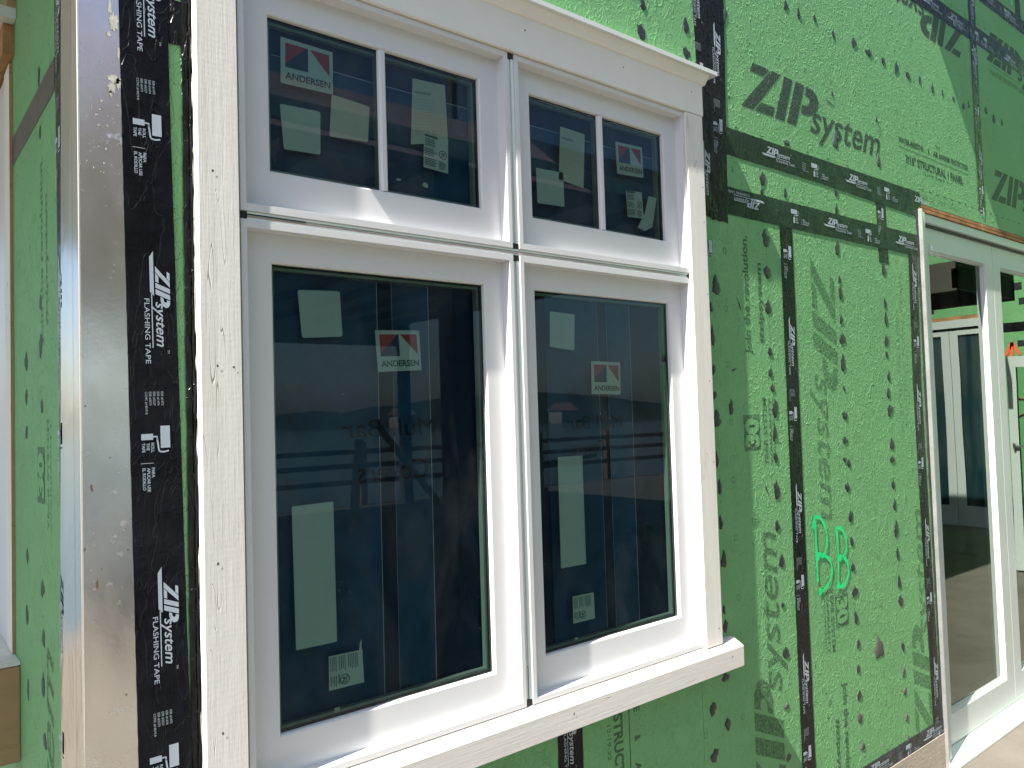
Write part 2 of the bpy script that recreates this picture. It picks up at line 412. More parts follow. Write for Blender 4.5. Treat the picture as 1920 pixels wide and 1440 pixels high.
# fasteners on the wall: x, z, width, height, kind
DAUBS= [(2.829, 3.259, 0.029, 0.044, 'k'), (2.922, 3.254, 0.027, 0.038, 'k'), (3.047, 3.272, 0.028, 0.029, 'k'), (3.193, 3.246, 0.021, 0.04, 'k'), (3.37, 3.258, 0.048, 0.045, 'k'), (3.505, 3.251, 0.061, 0.037, 'k'), (3.64, 3.249, 0.035, 0.039, 'k'), (3.772, 3.248, 0.044, 0.061, 'k'), (3.891, 3.244, 0.05, 0.036, 'k'), (4.018, 3.253, 0.032, 0.035, 'k'), (4.161, 3.244, 0.038, 0.041, 'k'), (4.275, 3.252, 0.018, 0.038, 'k'), (4.41, 3.256, 0.032, 0.033, 'g'), (4.538, 3.24, 0.038, 0.04, 'g'), (4.607, 3.265, 0.029, 0.03, 'g'), (2.415, 3.101, 0.033, 0.067, 'g'), (2.792, 2.701, 0.046, 0.026, 'g'), (3.167, 2.785, 0.059, 0.07, 'g'), (3.544, 2.766, 0.044, 0.058, 'g'), (3.546, 2.956, 0.02, 0.023, 'k'), (3.161, 2.983, 0.018, 0.019, 'k'), (2.615, 2.526, 0.042, 0.055, 'k'), (2.606, 2.477, 0.028, 0.027, 'k'), (2.766, 2.496, 0.028, 0.031, 'k'), (3.156, 2.56, 0.032, 0.038, 'k'), (3.153, 2.487, 0.032, 0.035, 'k'), (2.619, 2.3, 0.059, 0.058, 'k'), (3.144, 2.32, 0.044, 0.053, 'k'), (4.845, 3.284, 0.047, 0.042, 'g'), (4.956, 3.261, 0.053, 0.046, 'g'), (5.076, 3.268, 0.039, 0.037, 'g'), (1.965, 2.996, 0.032, 0.039, 'k'), (1.954, 2.901, 0.048, 0.052, 'k'), (2.188, 2.987, 0.04, 0.048, 'k'), (2.184, 2.893, 0.047, 0.041, 'k'), (2.298, 2.098, 0.058, 0.063, 'k'), (2.264, 2.018, 0.025, 0.035, 'k'), (2.267, 1.914, 0.03, 0.062, 'k'), (2.266, 1.803, 0.025, 0.038, 'k'), (2.266, 1.714, 0.022, 0.031, 'k'), (2.274, 1.629, 0.055, 0.054, 'k'), (2.264, 1.492, 0.025, 0.046, 'k'), (2.273, 1.396, 0.028, 0.045, 'k'), (2.273, 1.274, 0.027, 0.045, 'k'), (2.28, 1.148, 0.038, 0.053, 'k'), (2.359, 1.666, 0.034, 0.047, 'k'), (2.275, 2.225, 0.033, 0.051, 'k'), (2.618, 2.172, 0.051, 0.051, 'k'), (2.614, 2.04, 0.051, 0.048, 'k'), (2.615, 1.874, 0.035, 0.03, 'k'), (2.612, 1.795, 0.025, 0.03, 'k'), (2.62, 1.737, 0.025, 0.032, 'k'), (2.633, 1.658, 0.043, 0.061, 'k'), (2.622, 1.568, 0.025, 0.064, 'k'), (2.623, 1.478, 0.033, 0.037, 'k'), (3.15, 2.191, 0.022, 0.033, 'k'), (3.156, 2.133, 0.038, 0.049, 'k'), (3.149, 2.02, 0.028, 0.039, 'k'), (3.154, 1.942, 0.051, 0.049, 'k'), (3.148, 1.838, 0.05, 0.064, 'k'), (3.145, 1.736, 0.019, 0.021, 'k'), (3.144, 1.621, 0.047, 0.033, 'k'), (3.135, 1.52, 0.05, 0.025, 'k'), (3.125, 1.442, 0.034, 0.017, 'k'), (3.158, 1.422, 0.031, 0.033, 'k'), (3.548, 2.269, 0.044, 0.062, 'k'), (3.544, 2.116, 0.029, 0.044, 'k'), (3.544, 2.044, 0.037, 0.054, 'k'), (3.538, 1.948, 0.04, 0.052, 'k'), (3.538, 1.884, 0.026, 0.031, 'k'), (3.545, 1.788, 0.029, 0.043, 'k'), (3.533, 1.711, 0.04, 0.04, 'k'), (3.542, 1.636, 0.055, 0.052, 'k'), (3.545, 1.485, 0.044, 0.055, 'k'), (3.54, 1.417, 0.051, 0.034, 'k'), (2.271, 0.978, 0.016, 0.035, 'k'), (2.275, 0.921, 0.033, 0.042, 'k'), (2.266, 0.753, 0.044, 0.03, 'k'), (2.189, 0.665, 0.038, 0.043, 'k'), (2.266, 0.594, 0.034, 0.041, 'k'), (2.187, 0.511, 0.051, 0.04, 'k'), (2.621, 1.355, 0.046, 0.061, 'k'), (2.614, 1.225, 0.035, 0.035, 'k'), (2.631, 1.091, 0.041, 0.042, 'k'), (2.627, 0.933, 0.022, 0.022, 'k'), (2.634, 0.756, 0.043, 0.045, 'k'), (2.624, 0.565, 0.043, 0.019, 'b'), (2.624, 0.379, 0.035, 0.029, 'b'), (3.138, 1.326, 0.04, 0.034, 'k'), (3.153, 1.205, 0.041, 0.047, 'k'), (3.154, 1.101, 0.034, 0.035, 'k'), (3.15, 0.995, 0.034, 0.037, 'k'), (3.16, 0.894, 0.051, 0.045, 'k'), (3.158, 0.788, 0.04, 0.048, 'k'), (3.167, 0.68, 0.027, 0.036, 'k'), (3.158, 0.581, 0.024, 0.036, 'k'), (3.155, 0.473, 0.04, 0.041, 'k'), (3.15, 0.384, 0.043, 0.042, 'b'), (3.164, 0.264, 0.034, 0.034, 'b'), (3.538, 1.305, 0.031, 0.046, 'k'), (3.542, 1.213, 0.035, 0.044, 'k'), (3.547, 1.104, 0.051, 0.06, 'k'), (3.549, 0.996, 0.035, 0.045, 'k'), (3.55, 0.87, 0.035, 0.054, 'k'), (3.555, 0.79, 0.047, 0.048, 'k'), (3.338, 0.623, 0.079, 0.085, 'b'), (3.556, 0.589, 0.031, 0.041, 'k'), (3.55, 0.479, 0.031, 0.039, 'b'), (3.553, 0.395, 0.031, 0.035, 'b'), (3.557, 0.279, 0.027, 0.035, 'b'), (3.559, 0.184, 0.027, 0.032, 'b')]
RINGS= [(2.754, 3.236, 'o'), (2.952, 3.234, 's'), (3.157, 3.236, 'o'), (2.557, 3.035, 'o'), (3.553, 3.233, 's'), (2.755, 3.034, 'o'), (2.951, 3.033, 's'), (3.149, 3.032, 'o'), (3.353, 3.034, 'o'), (3.548, 3.032, 's'), (3.95, 3.234, 'o'), (3.749, 3.033, 'o'), (3.951, 3.034, 'o'), (4.149, 3.034, 's'), (4.35, 3.233, 's'), (4.343, 3.032, 'o'), (3.946, 3.436, 'o'), (3.747, 3.438, 'o'), (2.357, 2.227, 'o'), (2.358, 2.227, 'o'), (2.352, 2.021, 'o'), (2.35, 1.823, 's'), (2.355, 1.619, 'o'), (2.354, 1.417, 'o'), (2.355, 1.215, 's'), (2.357, 1.007, 'o'), (2.353, 0.599, 's'), (2.146, 0.592, 's'), (2.483, 1.255, 'o'), (3.368, 1.209, 's'), (3.378, 0.803, 'o'), (3.375, 0.388, 's'), (3.367, 1.008, 'o'), (3.372, 0.186, 'o')]

# ------------------------------------------------------------------ setting
GZ = -0.055
deck = MB().box(-16, 20, -12.6, 6.0, GZ-.4, GZ).build('concrete_deck', CONC); structure(deck)
water = MB().poly([(-1500, -1500, -2.2), (1500, -1500, -2.2), (1500, 1500, -2.2), (-1500, 1500, -2.2)]).build('water', WATER); structure(water)

# ------------------------------------------------------------------ the sheathed building
bld = thing('sheathed_building', 'building under construction wrapped in green wall sheathing seamed with black flashing tape', 'building', (.313, 0, GZ))
T = .012
def panel(x0, x1, z0, z1, p=bld): return MB().box(x0+.0008, x1-.0008, 0, T, z0+.0008, z1-.0008).build('sheathing_panel', GREEN, p)
panel(.3130, .603, .115, 6.2); panel(.603, 2.135, .115, .86); panel(.603, 2.135, 2.70, 6.2)
panel(2.135, 2.755, .115, 2.415); panel(2.755, 3.93, .115, 2.415); panel(2.135, 3.93, 2.415, 2.63)
pA = panel(2.135, 4.72, 2.63, 6.2); panel(4.72, 11.7, 2.63, 6.2); panel(6.62, 11.7, .115, 2.63)
pL = MB().box(.313, .325, T+.001, .90, .115, 6.2).build('sheathing_panel', GREEN, bld)
for q in ((.90, 2.1, 2.75, 6.2), (.90, 2.1, .115, .95), (2.1, 5.0, .115, 6.2)): MB().box(.3135, .325, *q).build('sheathing_panel', GREEN, bld)
MB().box(.318, 3.94, -.004, .2, GZ, .1145).build('foundation', FOUND, bld); MB().box(6.6, 11.7, -.004, .2, GZ, .1145).build('foundation', FOUND, bld)
# inside: framing and a dark room behind the openings
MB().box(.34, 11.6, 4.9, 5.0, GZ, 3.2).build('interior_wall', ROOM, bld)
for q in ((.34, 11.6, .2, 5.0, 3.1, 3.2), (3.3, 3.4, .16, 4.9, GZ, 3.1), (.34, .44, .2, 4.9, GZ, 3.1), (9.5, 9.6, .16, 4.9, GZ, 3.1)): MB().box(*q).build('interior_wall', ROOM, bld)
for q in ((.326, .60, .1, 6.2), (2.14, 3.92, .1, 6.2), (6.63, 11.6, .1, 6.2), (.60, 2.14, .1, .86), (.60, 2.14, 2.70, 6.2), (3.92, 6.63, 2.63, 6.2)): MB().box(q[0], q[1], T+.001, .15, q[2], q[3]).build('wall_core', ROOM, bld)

EPS = .0007
def edge_noise(n, amp): return [random.uniform(-amp, amp) for _ in range(n)]
def tape_strip(pts0, pts1, y, mat=TAPE, parent=bld, plane='front', amp=.0009, rag=.004, bulge=.0006):
    """a strip between two edge polylines (same count), subdivided, slightly wavy; (x,z) on the front, (y,z) on the side"""
    def samp(P, t):
        n = len(P)-1; k = min(int(t*n), n-1); f = t*n-k
        return (P[k][0]+(P[k+1][0]-P[k][0])*f, P[k][1]+(P[k+1][1]-P[k][1])*f)
    L = math.hypot(pts0[-1][0]-pts0[0][0], pts0[-1][1]-pts0[0][1]); n = max(4, int(L/.025)); m = 4
    mb = MB()
    for i in range(n+1):
        t = i/n; a = samp(pts0, t); b = samp(pts1, t); ea, eb = random.uniform(-amp, amp), random.uniform(-amp, amp)
        for j in range(m+1):
            s = j/m; u = a[0]+(b[0]-a[0])*s; v = a[1]+(b[1]-a[1])*s
            if j == 0: u += ea; v += ea
            if j == m: u += eb; v += eb
            if i in (0, n):
                d = random.uniform(-rag, rag)
                if abs(pts0[0][1]-pts0[-1][1]) > abs(pts0[0][0]-pts0[-1][0]): v += d
                else: u += d
            h = y - (0 if j in (0, m) else random.uniform(0, bulge))
            mb.v.append((u, h, v) if plane == 'front' else (.313+h, u, v))
    for i in range(n):
        for j in range(m):
            a = i*(m+1)+j; mb.f.append((a, a+1, a+m+2, a+m+1))
    return mb.build('flashing_tape', mat, parent, smooth=True)
def prints(parent, items, y, mat=T_INK, name='tape_print'):
    "items: (motif, u-origin x, z, direction, tilt)"
    for art, x, z, d, tilt in items:
        U, V = DIRS[d]; R_ = Matrix.Rotation(tilt, 3, 'Y')
        for nm, a in (art if isinstance(art, list) else [(name, art)]): a.lay((x, y, z), R_ @ U, R_ @ V).build(nm, mat, parent)
def run(x, z, d, n, period=.628, tilt=0, art=None):
    U = DIRS[d][0]; R_ = Matrix.Rotation(tilt, 3, 'Y'); U = R_ @ U
    return [(art or MOTIF, x+U.x*period*k, z+U.z*period*k, d, tilt) for k in range(n)]

# 1 wide tape beside the corner metal, leaning a little
xl = lambda z: .385+(2.515-z)*.0137
t1 = tape_strip([(xl(6.2), 6.2), (xl(2.3), 2.3), (xl(1.05), 1.05), (xl(0.1), .1)], [(xl(6.2)+.096, 6.2), (xl(2.3)+.092, 2.3), (xl(1.05)+.098, 1.05), (xl(.1)+.098, .1)], -.0034, TAPE_SM, amp=.0004)
tl = -math.atan(.0137)
prints(t1, run(.4375, 2.617, 'down', 5, .629, tl) + run(.4290, 3.246, 'down', 1, .629, tl), -.0046)
t2 = tape_strip([(.504, 6.2), (.504, .1)], [(.5215, 6.2), (.5215, .1)], -.0022, TAPE, amp=.0008, bulge=.004)
t2b = tape_strip([(.517, 6.2), (.517, .1)], [(.5225, 6.2), (.5225, .1)], -.0075, TAPE, amp=.0012, bulge=.006)
tape_strip([(.475, 2.548), (.475, 2.452)], [(.522, 2.545), (.522, 2.458)], -.0016, TAPE, rag=.001, bulge=.003)
# 2 double tape at the panel seam right of the cornice
a = tape_strip([(2.222, 6.2), (2.228, 3.1), (2.250, 2.34)], [(2.318, 6.2), (2.322, 3.1), (2.340, 2.335)], -.0012)
prints(a, run(2.262, 2.575, 'down', 1) + run(2.252, 3.20, 'down', 2, -.62), -.0027)
b = tape_strip([(2.311, 6.2), (2.311, 3.1), (2.285, 2.33)], [(2.409, 6.2), (2.409, 3.1), (2.382, 2.33)], -.0022)
prints(b, run(2.350, 3.02, 'down', 1) + run(2.350, 3.65, 'down', 1), -.0036)
# 3 the two level tapes over the door head and their short link
c = tape_strip([(2.36, 2.581), (3.05, 2.579), (3.948, 2.560)], [(2.36, 2.681), (3.05, 2.681), (3.95, 2.684)], -.0017, mat_tape("sheen_tinted_tape", (.016, .034, .020), .42))  # green sheen of grazing sun on black tape, put into the base colour
prints(c, [(MOTIF, 2.642, 2.632, 'right', 0), (MOTIF, 3.262, 2.632, 'right', 0), (LOGO and (lambda k: k.add(LOGO, 0, 0, .0275))(Ink()), 3.884, 2.632, 'right', 0)], -.0032)
TAPE_SHEEN = bpy.data.materials["sheen_tinted_tape"]
d = tape_strip([(2.245, 2.362), (3.05, 2.364), (3.962, 2.368)], [(2.245, 2.462), (3.05, 2.467), (3.962, 2.470)], -.0019, TAPE_SHEEN)
half = Ink(); half.add(LOGO, 0, 0, .0275); half.poly([(-.030, -.003), (-.018, -.0105), (.052, -.0105), (.060, -.003)]); half.poly([(.054, -.0085), (.164, -.0085), (.164, -.0065), (.055, -.0065)]); half.text("FLASHING TAPE", .066, -.0215, .0098, width=.130, bold=.006)
prints(d, [(half, 2.585, 2.43, 'flip', 0), (MOTIF, 3.068, 2.416, 'right', 0), (MOTIF, 3.695, 2.416, 'right', 0)], -.0034)
rol = ROLLER
prints(d, [(rol, 2.795, 2.42, 'right', 0)], -.0034)
e = tape_strip([(3.500, 2.585), (3.505, 2.30)], [(3.590, 2.585), (3.596, 2.30)], -.0009, TAPE_SHEEN, rag=.002)
prints(e, [(rol, 3.545, 2.55, 'down', 0)], -.0022)
# 4 long upright tape in the middle of the wall
f = tape_strip([(2.714, 2.372), (2.712, 1.2), (2.709, .1)], [(2.801, 2.372), (2.800, 1.2), (2.803, .1)], -.0012)
prints(f, run(2.757, 1.985, 'down', 4, .640, .003) + [(rol, 2.765, 2.29, 'down', 0)], -.0027)
# 5 tape beside the door and the grey self-adhered strip
g = tape_strip([(3.797, 2.385), (3.778, 1.75), (3.795, .9), (3.818, .12)], [(3.890, 2.385), (3.866, 1.75), (3.880, .9), (3.902, .12)], -.0012)
prints(g, run(3.838, 2.30, 'down', 1) + run(3.822, 1.73, 'down', 1) + run(3.840, 1.10, 'down', 1) + run(3.858, .455, 'down', 1), -.0027)
tape_strip([(3.899, 2.62), (3.893, 1.75), (3.903, .05)], [(3.931, 2.62), (3.931, 1.75), (3.931, .05)], -.0010, TAPE_GR, amp=.0035)
h = tape_strip([(.33, .113), (2.0, .113), (3.93, .113)], [(.33, .186), (2.0, .184), (3.93, .184)], -.0020, TAPE_GR)
prints(h, [(MOTIF, 1.95, .145, 'right', 0), (MOTIF, 2.58, .145, 'right', 0), (MOTIF, 3.21, .145, 'right', 0), (half, 3.73, .145, 'right', 0)], -.0033)
# 6 upper right seams
i_ = tape_strip([(4.676, 6.2), (4.672, 3.5), (4.668, 2.70)], [(4.766, 6.2), (4.760, 3.5), (4.754, 2.70)], -.0023)
prints(i_, run(4.716, 3.60, 'down', 2, .56) + run(4.716, 3.93, 'down', 1) + [(rol, 4.716, 2.84, 'down', 0)], -.0037)
j = tape_strip([(2.42, 3.642), (4.7, 3.642), (8.5, 3.62)], [(2.42, 3.742), (4.7, 3.742), (8.5, 3.72)], -.0014, TAPE)
prints(j, [(MOTIF, 4.12, 3.692, 'right', 0), (MOTIF, 4.42, 3.692, 'right', 0), (rol, 4.86, 3.69, 'right', 0), (MOTIF, 5.18, 3.676, 'right', 0), (MOTIF, 5.8, 3.676, 'right', 0)], -.0029)
k_ = tape_strip([(3.2, 3.912), (5.4, 3.912), (8.5, 3.90)], [(3.2, 4.005), (5.4, 4.0), (8.5, 4.0)], -.0014, TAPE)
prints(k_, [(MOTIF, 4.88, 3.962, 'right', 0), (MOTIF, 5.22, 3.955, 'right', 0)], -.0029)
tape_strip([(5.395, 6.2), (5.395, 3.95)], [(5.475, 6.2), (5.475, 3.95)], -.0018, TAPE)

m_ = tape_strip([(1.490, .80), (1.490, .1)], [(1.586, .80), (1.586, .1)], -.0012, TAPE_SM)
prints(m_, run(1.533, .842, 'down', 1), -.0027)
for txt, u, v, hh, ww, bo in (("RE", 3.935, 2.897, .026, .035, .03), ("&", 4.04, 2.897, .026, .018, .03), ("AIR BARRIER", 4.12, 2.897, .026, .22, .03), ("STRUCTURAL", 3.955, 2.809, .038, .30, .035), ("12-19-22", 3.98, 2.780, .015, .10, 0)):
    Ink().text(txt, 0, 0, hh, width=ww, bold=bo).lay((1.715+(v-2.809), -EPS, .971-(u-3.754)), -Z_, X_).build('panel_text', INK_TXT_FAINT, bld)
Ink().rect(0, 0, .65, .003).lay((1.7795, -EPS, .82), -Z_, X_).build('ruled_line', INK_TXT, bld)
# stencilled writing on the sheathing
def stencil(art, x, z, d, sc, mat, y=-EPS, name='panel_print', parent=bld):
    U, V = DIRS[d]; return Ink().add(art, 0, 0, sc).lay((x, y, z), U, V).build(name, mat, parent)
stencil(LOGO, 2.4946, 2.784, 'right', .182, INK)
stencil(Ink().text("®", 0, 0, .22), 3.555, 2.885, 'right', .182, INK_MID)
for txt, x, z, hh, ww, bo in (("WATER-RESISTIVE", 3.754, 2.897, .026, .262, .03), ("&", 4.068, 2.897, .026, .018, .03), ("AIR BARRIER PROTECTION", 4.128, 2.897, .026, .425, .03),
                              ('7/16" STRUCTURAL 1 PANEL', 3.817, 2.809, .038, .66, .035), ("12-19-22  22/96 01  C", 4.007, 2.780, .015, .29, 0)):
    Ink().text(txt, x, z, hh, width=ww, bold=bo).lay((0, -EPS, 0), X_, Z_).build('panel_text', INK_TXT, bld)
Ink().rect(3.757, 2.8735, 4.552, 2.8765).lay((0, -EPS, 0), X_, Z_).build('ruled_line', INK_TXT, bld)
stencil(LOGO, 4.604, 3.681, 'flip', .182, INK)
stencil(LOGO, 4.8534, 2.788, 'right', .182, INK)
stencil(LOGO, 4.893, 3.592, 'right', .182, INK)
k = Ink(); k.rect(4.93, 3.572, 6.2, 3.576); k.text("WATER RESISTIVE BARRIER IN 1 PANEL", 4.93, 3.520, .030, width=.95, bold=.035)
k.lay((0, -EPS, 0), X_, Z_).build('panel_print', INK_MID, bld)
stencil(LOGO, 2.924, 2.268, 'down', .180, INK_FAINT)
stencil(LOGO, 2.600, .155, 'up', .180, INK_MID)
stencil(LOGO, 3.820, .115, 'up', .180, INK_FAINT)
stencil(Ink().text("®", 0, 0, .25), 2.50, 1.24, 'up', .18, INK_MID)
stencil(Ink().text("Join the revolution.", 0, 0, .036, width=.435, bold=.03), 2.494, 1.862, 'up', 1, INK_TXT_FAINT)
stencil(Ink().text("#zipsystem", 0, 0, .030, width=.300, bold=.03), 2.576, 1.905, 'up', 1, INK_TXT_FAINT)
k = Ink(); k.text("YEAR SYSTEM", 0, 0, .024, width=.25, bold=.02).text("WARRANTY", 0, -.030, .016, width=.25, bold=.02).text("LIMITED WARRANTY", 0, -.052, .013, width=.25)
stencil(k, 2.574, 1.452, 'up', 1, INK_TXT_FAINT)
def thirty(x, z, d, mat, parent=bld, lay=None):
    box = Ink().rect(0, 0, .13, .10); dig = Ink().text("30", .013, .013, .078, width=.104, bold=.06)
    if lay: lay(box, -EPS).build('panel_print', mat, parent); lay(dig, -EPS*1.8).build('panel_print', GREEN, parent)
    else: stencil(box, x, z, d, 1, mat, -EPS, parent=parent); stencil(dig, x, z, d, 1, GREEN, -EPS*1.8, parent=parent)
thirty(2.528, 1.512, 'up', INK_MID); thirty(2.998, .905, 'down', INK_MID)
stencil(k, 2.962, .94, 'down', 1, INK_TXT_FAINT)
stencil(Ink().text("Join the revolution.", 0, 0, .036, width=.44, bold=.03), 3.028, .557, 'down', 1, INK_TXT_FAINT)
stencil(Ink().text("#zipsystem", 0, 0, .030, width=.32, bold=.03), 2.965, .43, 'down', 1, INK_TXT_FAINT)
k = Ink(); k.line((2.899, .544), (2.912, .544), .003).line((2.90, .449), (2.918, .449), .003).line((2.909, .458), (2.909, .440), .003).line((2.918, .488), (2.938, .512), .002)
k.stroke([(2.928+.009*math.cos(a*.6), .50+.011*math.sin(a*.6)) for a in range(12)], .002)
k.lay((0, -EPS, 0), X_, Z_).build('panel_print', INK, bld)
k = Ink(); k.text("SIDE OUT  USE EL RODILLO", 3.965, 2.655, .026, width=.46, bold=.01)
k.lay((0, -EPS, 0), X_, Z_).build('panel_print', INK_FAINT, bld)
k = Ink().text("WATER-RESISTIVE BARRIER", 0, 0, .028, width=.60, bold=.02).text("7/16 STRUCTURAL PANEL", .05, -.05, .03, width=.72, bold=.02).text("THIS SIDE OUT  LINE UP HERE", -.2, -.078, .018, width=.62)
stencil(k, 3.665, 1.50, 'up', 1, INK_PALE)
# nail-line marks: small rings, squares and ticks printed on an eight-inch grid
k = Ink()
for x, z, s_ in RINGS:
    if s_ == 's': q = [(x-.008, z-.009), (x+.008, z-.009), (x+.008, z+.009), (x-.008, z+.009), (x-.008, z-.009)]
    else: q = [(x+.009*math.cos(t*math.pi/5), z+.011*math.sin(t*math.pi/5)) for t in range(11)]
    Ink().stroke(q, .0016).lay((0, -EPS, 0), X_, Z_).build('nail_mark', INK_TXT, bld)
ticks = [(2.422, z, 2.425, z+.022) for z in (2.95, 2.83, 2.78, 2.52, 3.1, 3.22, 3.4, 3.52)]
for z in (3.38, 3.2, 3.02, 2.9, 2.80, 2.74): ticks += [(4.655, z, 4.658, z+.018), (4.778, z+.01, 4.781, z+.028)]
ticks += [(4.25+q*.09, 3.765, 4.28+q*.09, 3.769) for q in range(9)] + [(2.45+q*.16, 2.69, 2.47+q*.16, 2.6935) for q in range(6)] + [(3.97+q*.085, 2.702, 4.005+q*.085, 2.706) for q in range(16)]
for q in ticks: Ink().rect(*q).lay((0, -EPS, 0), X_, Z_).build('edge_tick', INK_TXT, bld)
k = Ink(); k.line((2.619, 2.29), (2.618, 1.90), .0014).line((2.617, 1.86), (2.621, 1.74), .0014).line((3.150, 2.16), (3.150, 1.95), .001).line((3.14, .86), (3.149, .79), .0018)
k.lay((0, -EPS, 0), X_, Z_).build('pencil_line', plain("rusty_line", (.12, .10, .05), .8), bld)
k = Ink()
for (x, z, L, a) in [(3.105, 2.945, .075, -.18), (4.155, 2.957, .06, -.2), (2.44, 2.02, .05, 2), (2.545, 1.385, .05, -1.1), (3.0, 1.62, .06, 1.5), (2.37, 1.80, .03, .3)]:
    k.stroke([(x, z), (x+L*.3*math.cos(a), z+L*.3*math.sin(a)), (x+L*math.cos(a), z+L*math.sin(a))], [.004, .008, .0015])
k.lay((0, -EPS*1.5, 0), X_, Z_).build('pencil_line', INK, bld)

# sealant dabs over the fasteners
def dab(x, z, w_, h_, mat, name, plane='front', parent=bld, smear=0):
    n = 16; mb = MB(); ph = random.random()*6; rr = []
    for i2 in range(n):
        a = 2*math.pi*i2/n
        r = 1 + .13*math.sin(2*a+ph) + .10*math.sin(3*a+ph*2) + random.uniform(-.2, .2)
        rr.append((math.cos(a)*w_/2*r*.9, math.sin(a)*h_/2*r*.95 + (h_*.16 if math.sin(a) > .93 else 0)))
    up = lambda u, v, y: (u, y, v) if plane == 'front' else (.313+y, u, v)
    mb.v.append(up(x+random.uniform(-.1, .1)*w_, z, -.0026))
    for s_, y in ((.55, -.0022), (.92, -.0012), (1.0, -.0005)):
        for (a, b2) in rr: mb.v.append(up(x+a*s_, z+b2*s_, y-random.uniform(0, .0005)*(s_ < .95)))
    for i2 in range(n): mb.f.append((0, 1+i2, 1+(i2+1) % n))
    for L in range(2):
        for i2 in range(n):
            q = (i2+1) % n; mb.f.append((1+L*n+i2, 1+(L+1)*n+i2, 1+(L+1)*n+q, 1+L*n+q))
    return mb.build(name, mat, parent, smooth=True)
for x, z, w_, h_, c_ in DAUBS:
    dab(x, z, w_, h_, {'k': DAUB, 'b': SCUFF, 'g': SCUFF_G}[c_], 'sealant_dab' if c_ == 'k' else 'sealant_smear')

# spray-painted letters
def blob_stroke(pts, w_, sub=5):
    P = []
    for a in range(len(pts)-1):
        p0 = pts[max(a-1, 0)]; p1 = pts[a]; p2 = pts[a+1]; p3 = pts[min(a+2, len(pts)-1)]
        for s_ in range(sub):
            t = s_/sub
            P.append(tuple(.5*((2*p1[c])+(-p0[c]+p2[c])*t+(2*p0[c]-5*p1[c]+4*p2[c]-p3[c])*t*t+(-p0[c]+3*p1[c]-3*p2[c]+p3[c])*t**3) for c in (0, 1)))
    P.append(pts[-1]); ws = [w_*(1+.22*math.sin(i2*.9)+random.uniform(-.1, .1)) for i2 in range(len(P))]
    return P, ws
k = Ink()
for st in ([(2.853, 1.19), (2.864, 1.226), (2.895, 1.232), (2.935, 1.20), (2.955, 1.15), (2.945, 1.10), (2.915, 1.075), (2.885, 1.088)],
           [(2.885, 1.088), (2.93, 1.075), (2.97, 1.05), (2.980, 1.005), (2.955, .965), (2.915, .945), (2.885, .935)],
           [(2.871, 1.215), (2.873, 1.15), (2.873, 1.06), (2.870, .990)],
           [(3.022, 1.155), (3.032, 1.172), (3.065, 1.165), (3.095, 1.13), (3.103, 1.09), (3.085, 1.06), (3.055, 1.047)],
           [(3.030, 1.045), (3.07, 1.052), (3.105, 1.02), (3.108, .98), (3.08, .945), (3.04, .935), (3.010, .937)],
           [(3.030, 1.160), (3.035, 1.10), (3.032, 1.02), (3.022, .945)]):
    P, ws = blob_stroke(st, .0145); k.stroke(P, ws)
for bx, bz, r in [(2.882, 1.078, .014), (2.865, 1.22, .009), (2.871, .992, .009), (2.887, .940, .012), (3.05, 1.05, .013), (3.028, .945, .013), (3.028, 1.16, .009)]:
    k.poly([(bx+r*math.cos(t*.5236)*(1+random.uniform(-.1, .1)), bz+r*1.2*math.sin(t*.5236)) for t in range(12)])
mbn = k.lay((0, 0, 0), X_, Z_)
mbn.v = [(x, -.0016-.00002*n_ % .0004-EPS, z) for n_, (x, y, z) in enumerate(mbn.v)]
mbn.build('spray_paint_letters', NEON, bld, label='bright green sprayed letters B B')
k = Ink(); P, ws = blob_stroke([(5.33, 4.12), (5.335, 4.07), (5.34, 4.045)], .03); k.stroke(P, ws)
k.lay((0, -.001, 0), X_, Z_).build('spray_paint_mark', NEON, bld)

# ---- the shaded side wall: tape, stencil, dabs (y,z on the plane x = .313)
s1 = tape_strip([(.243, 6.2), (.236, 2.6), (.214, 1.78), (.209, .1)], [(.12, 6.2), (.12, 2.6), (.12, 1.78), (.12, .1)], -.0014, TAPE, plane='side')
def slay(art, y, z, d, off, mat, name, parent, sc=1):
    U, V = {'right': (-Y_, Z_), 'down': (-Z_, -Y_), 'up': (Z_, Y_)}[d]
    return Ink().add(art, 0, 0, sc).lay((.313+off, y, z), U, V).build(name, mat, parent)
for zz in (2.62, 2.0, 1.37):
    for nm, a_ in MOTIF: slay(a_, .192 if zz > 1.8 else .200, zz, 'down', -.0030, T_INK, nm, s1)
tape_strip([(.24, 2.398), (.9, 2.40)], [(.24, 2.472), (.9, 2.478)], -.0010, plain("scuffed_brown_tape", (.055, .045, .038), .42, 0, .5, 40, .003, .5), plane='side')
slay(LOGO, .31, .12, 'up', -EPS, INK_MID, 'panel_print', bld, .18)
bx = lambda art, y: (lambda U, V: art.lay((.313+y, .398, 1.497), U, V))(Z_, Y_)
Ink().rect(0, 0, .13, .10).lay((.313-EPS, .398, 1.497), Z_, Y_).build('panel_print', INK_MID, bld)
Ink().text("30", .013, .013, .078, width=.104, bold=.06).lay((.313-EPS*1.8, .398, 1.497), Z_, Y_).build('panel_print', GREEN, bld)
slay(Ink().text("YEAR SYSTEM", 0, 0, .024, width=.25, bold=.02).text("WARRANTY", 0, -.030, .016, width=.25, bold=.02), .345, 1.44, 'up', -EPS, INK_MID, 'panel_print', bld)
slay(Ink().text("Join the revolution.", 0, 0, .036, width=.44, bold=.03), .405, 1.86, 'up', -EPS, INK_MID, 'panel_print', bld)
slay(Ink().text("#zipsystem", 0, 0, .030, width=.30, bold=.03), .345, 1.90, 'up', -EPS, INK_MID, 'panel_print', bld)
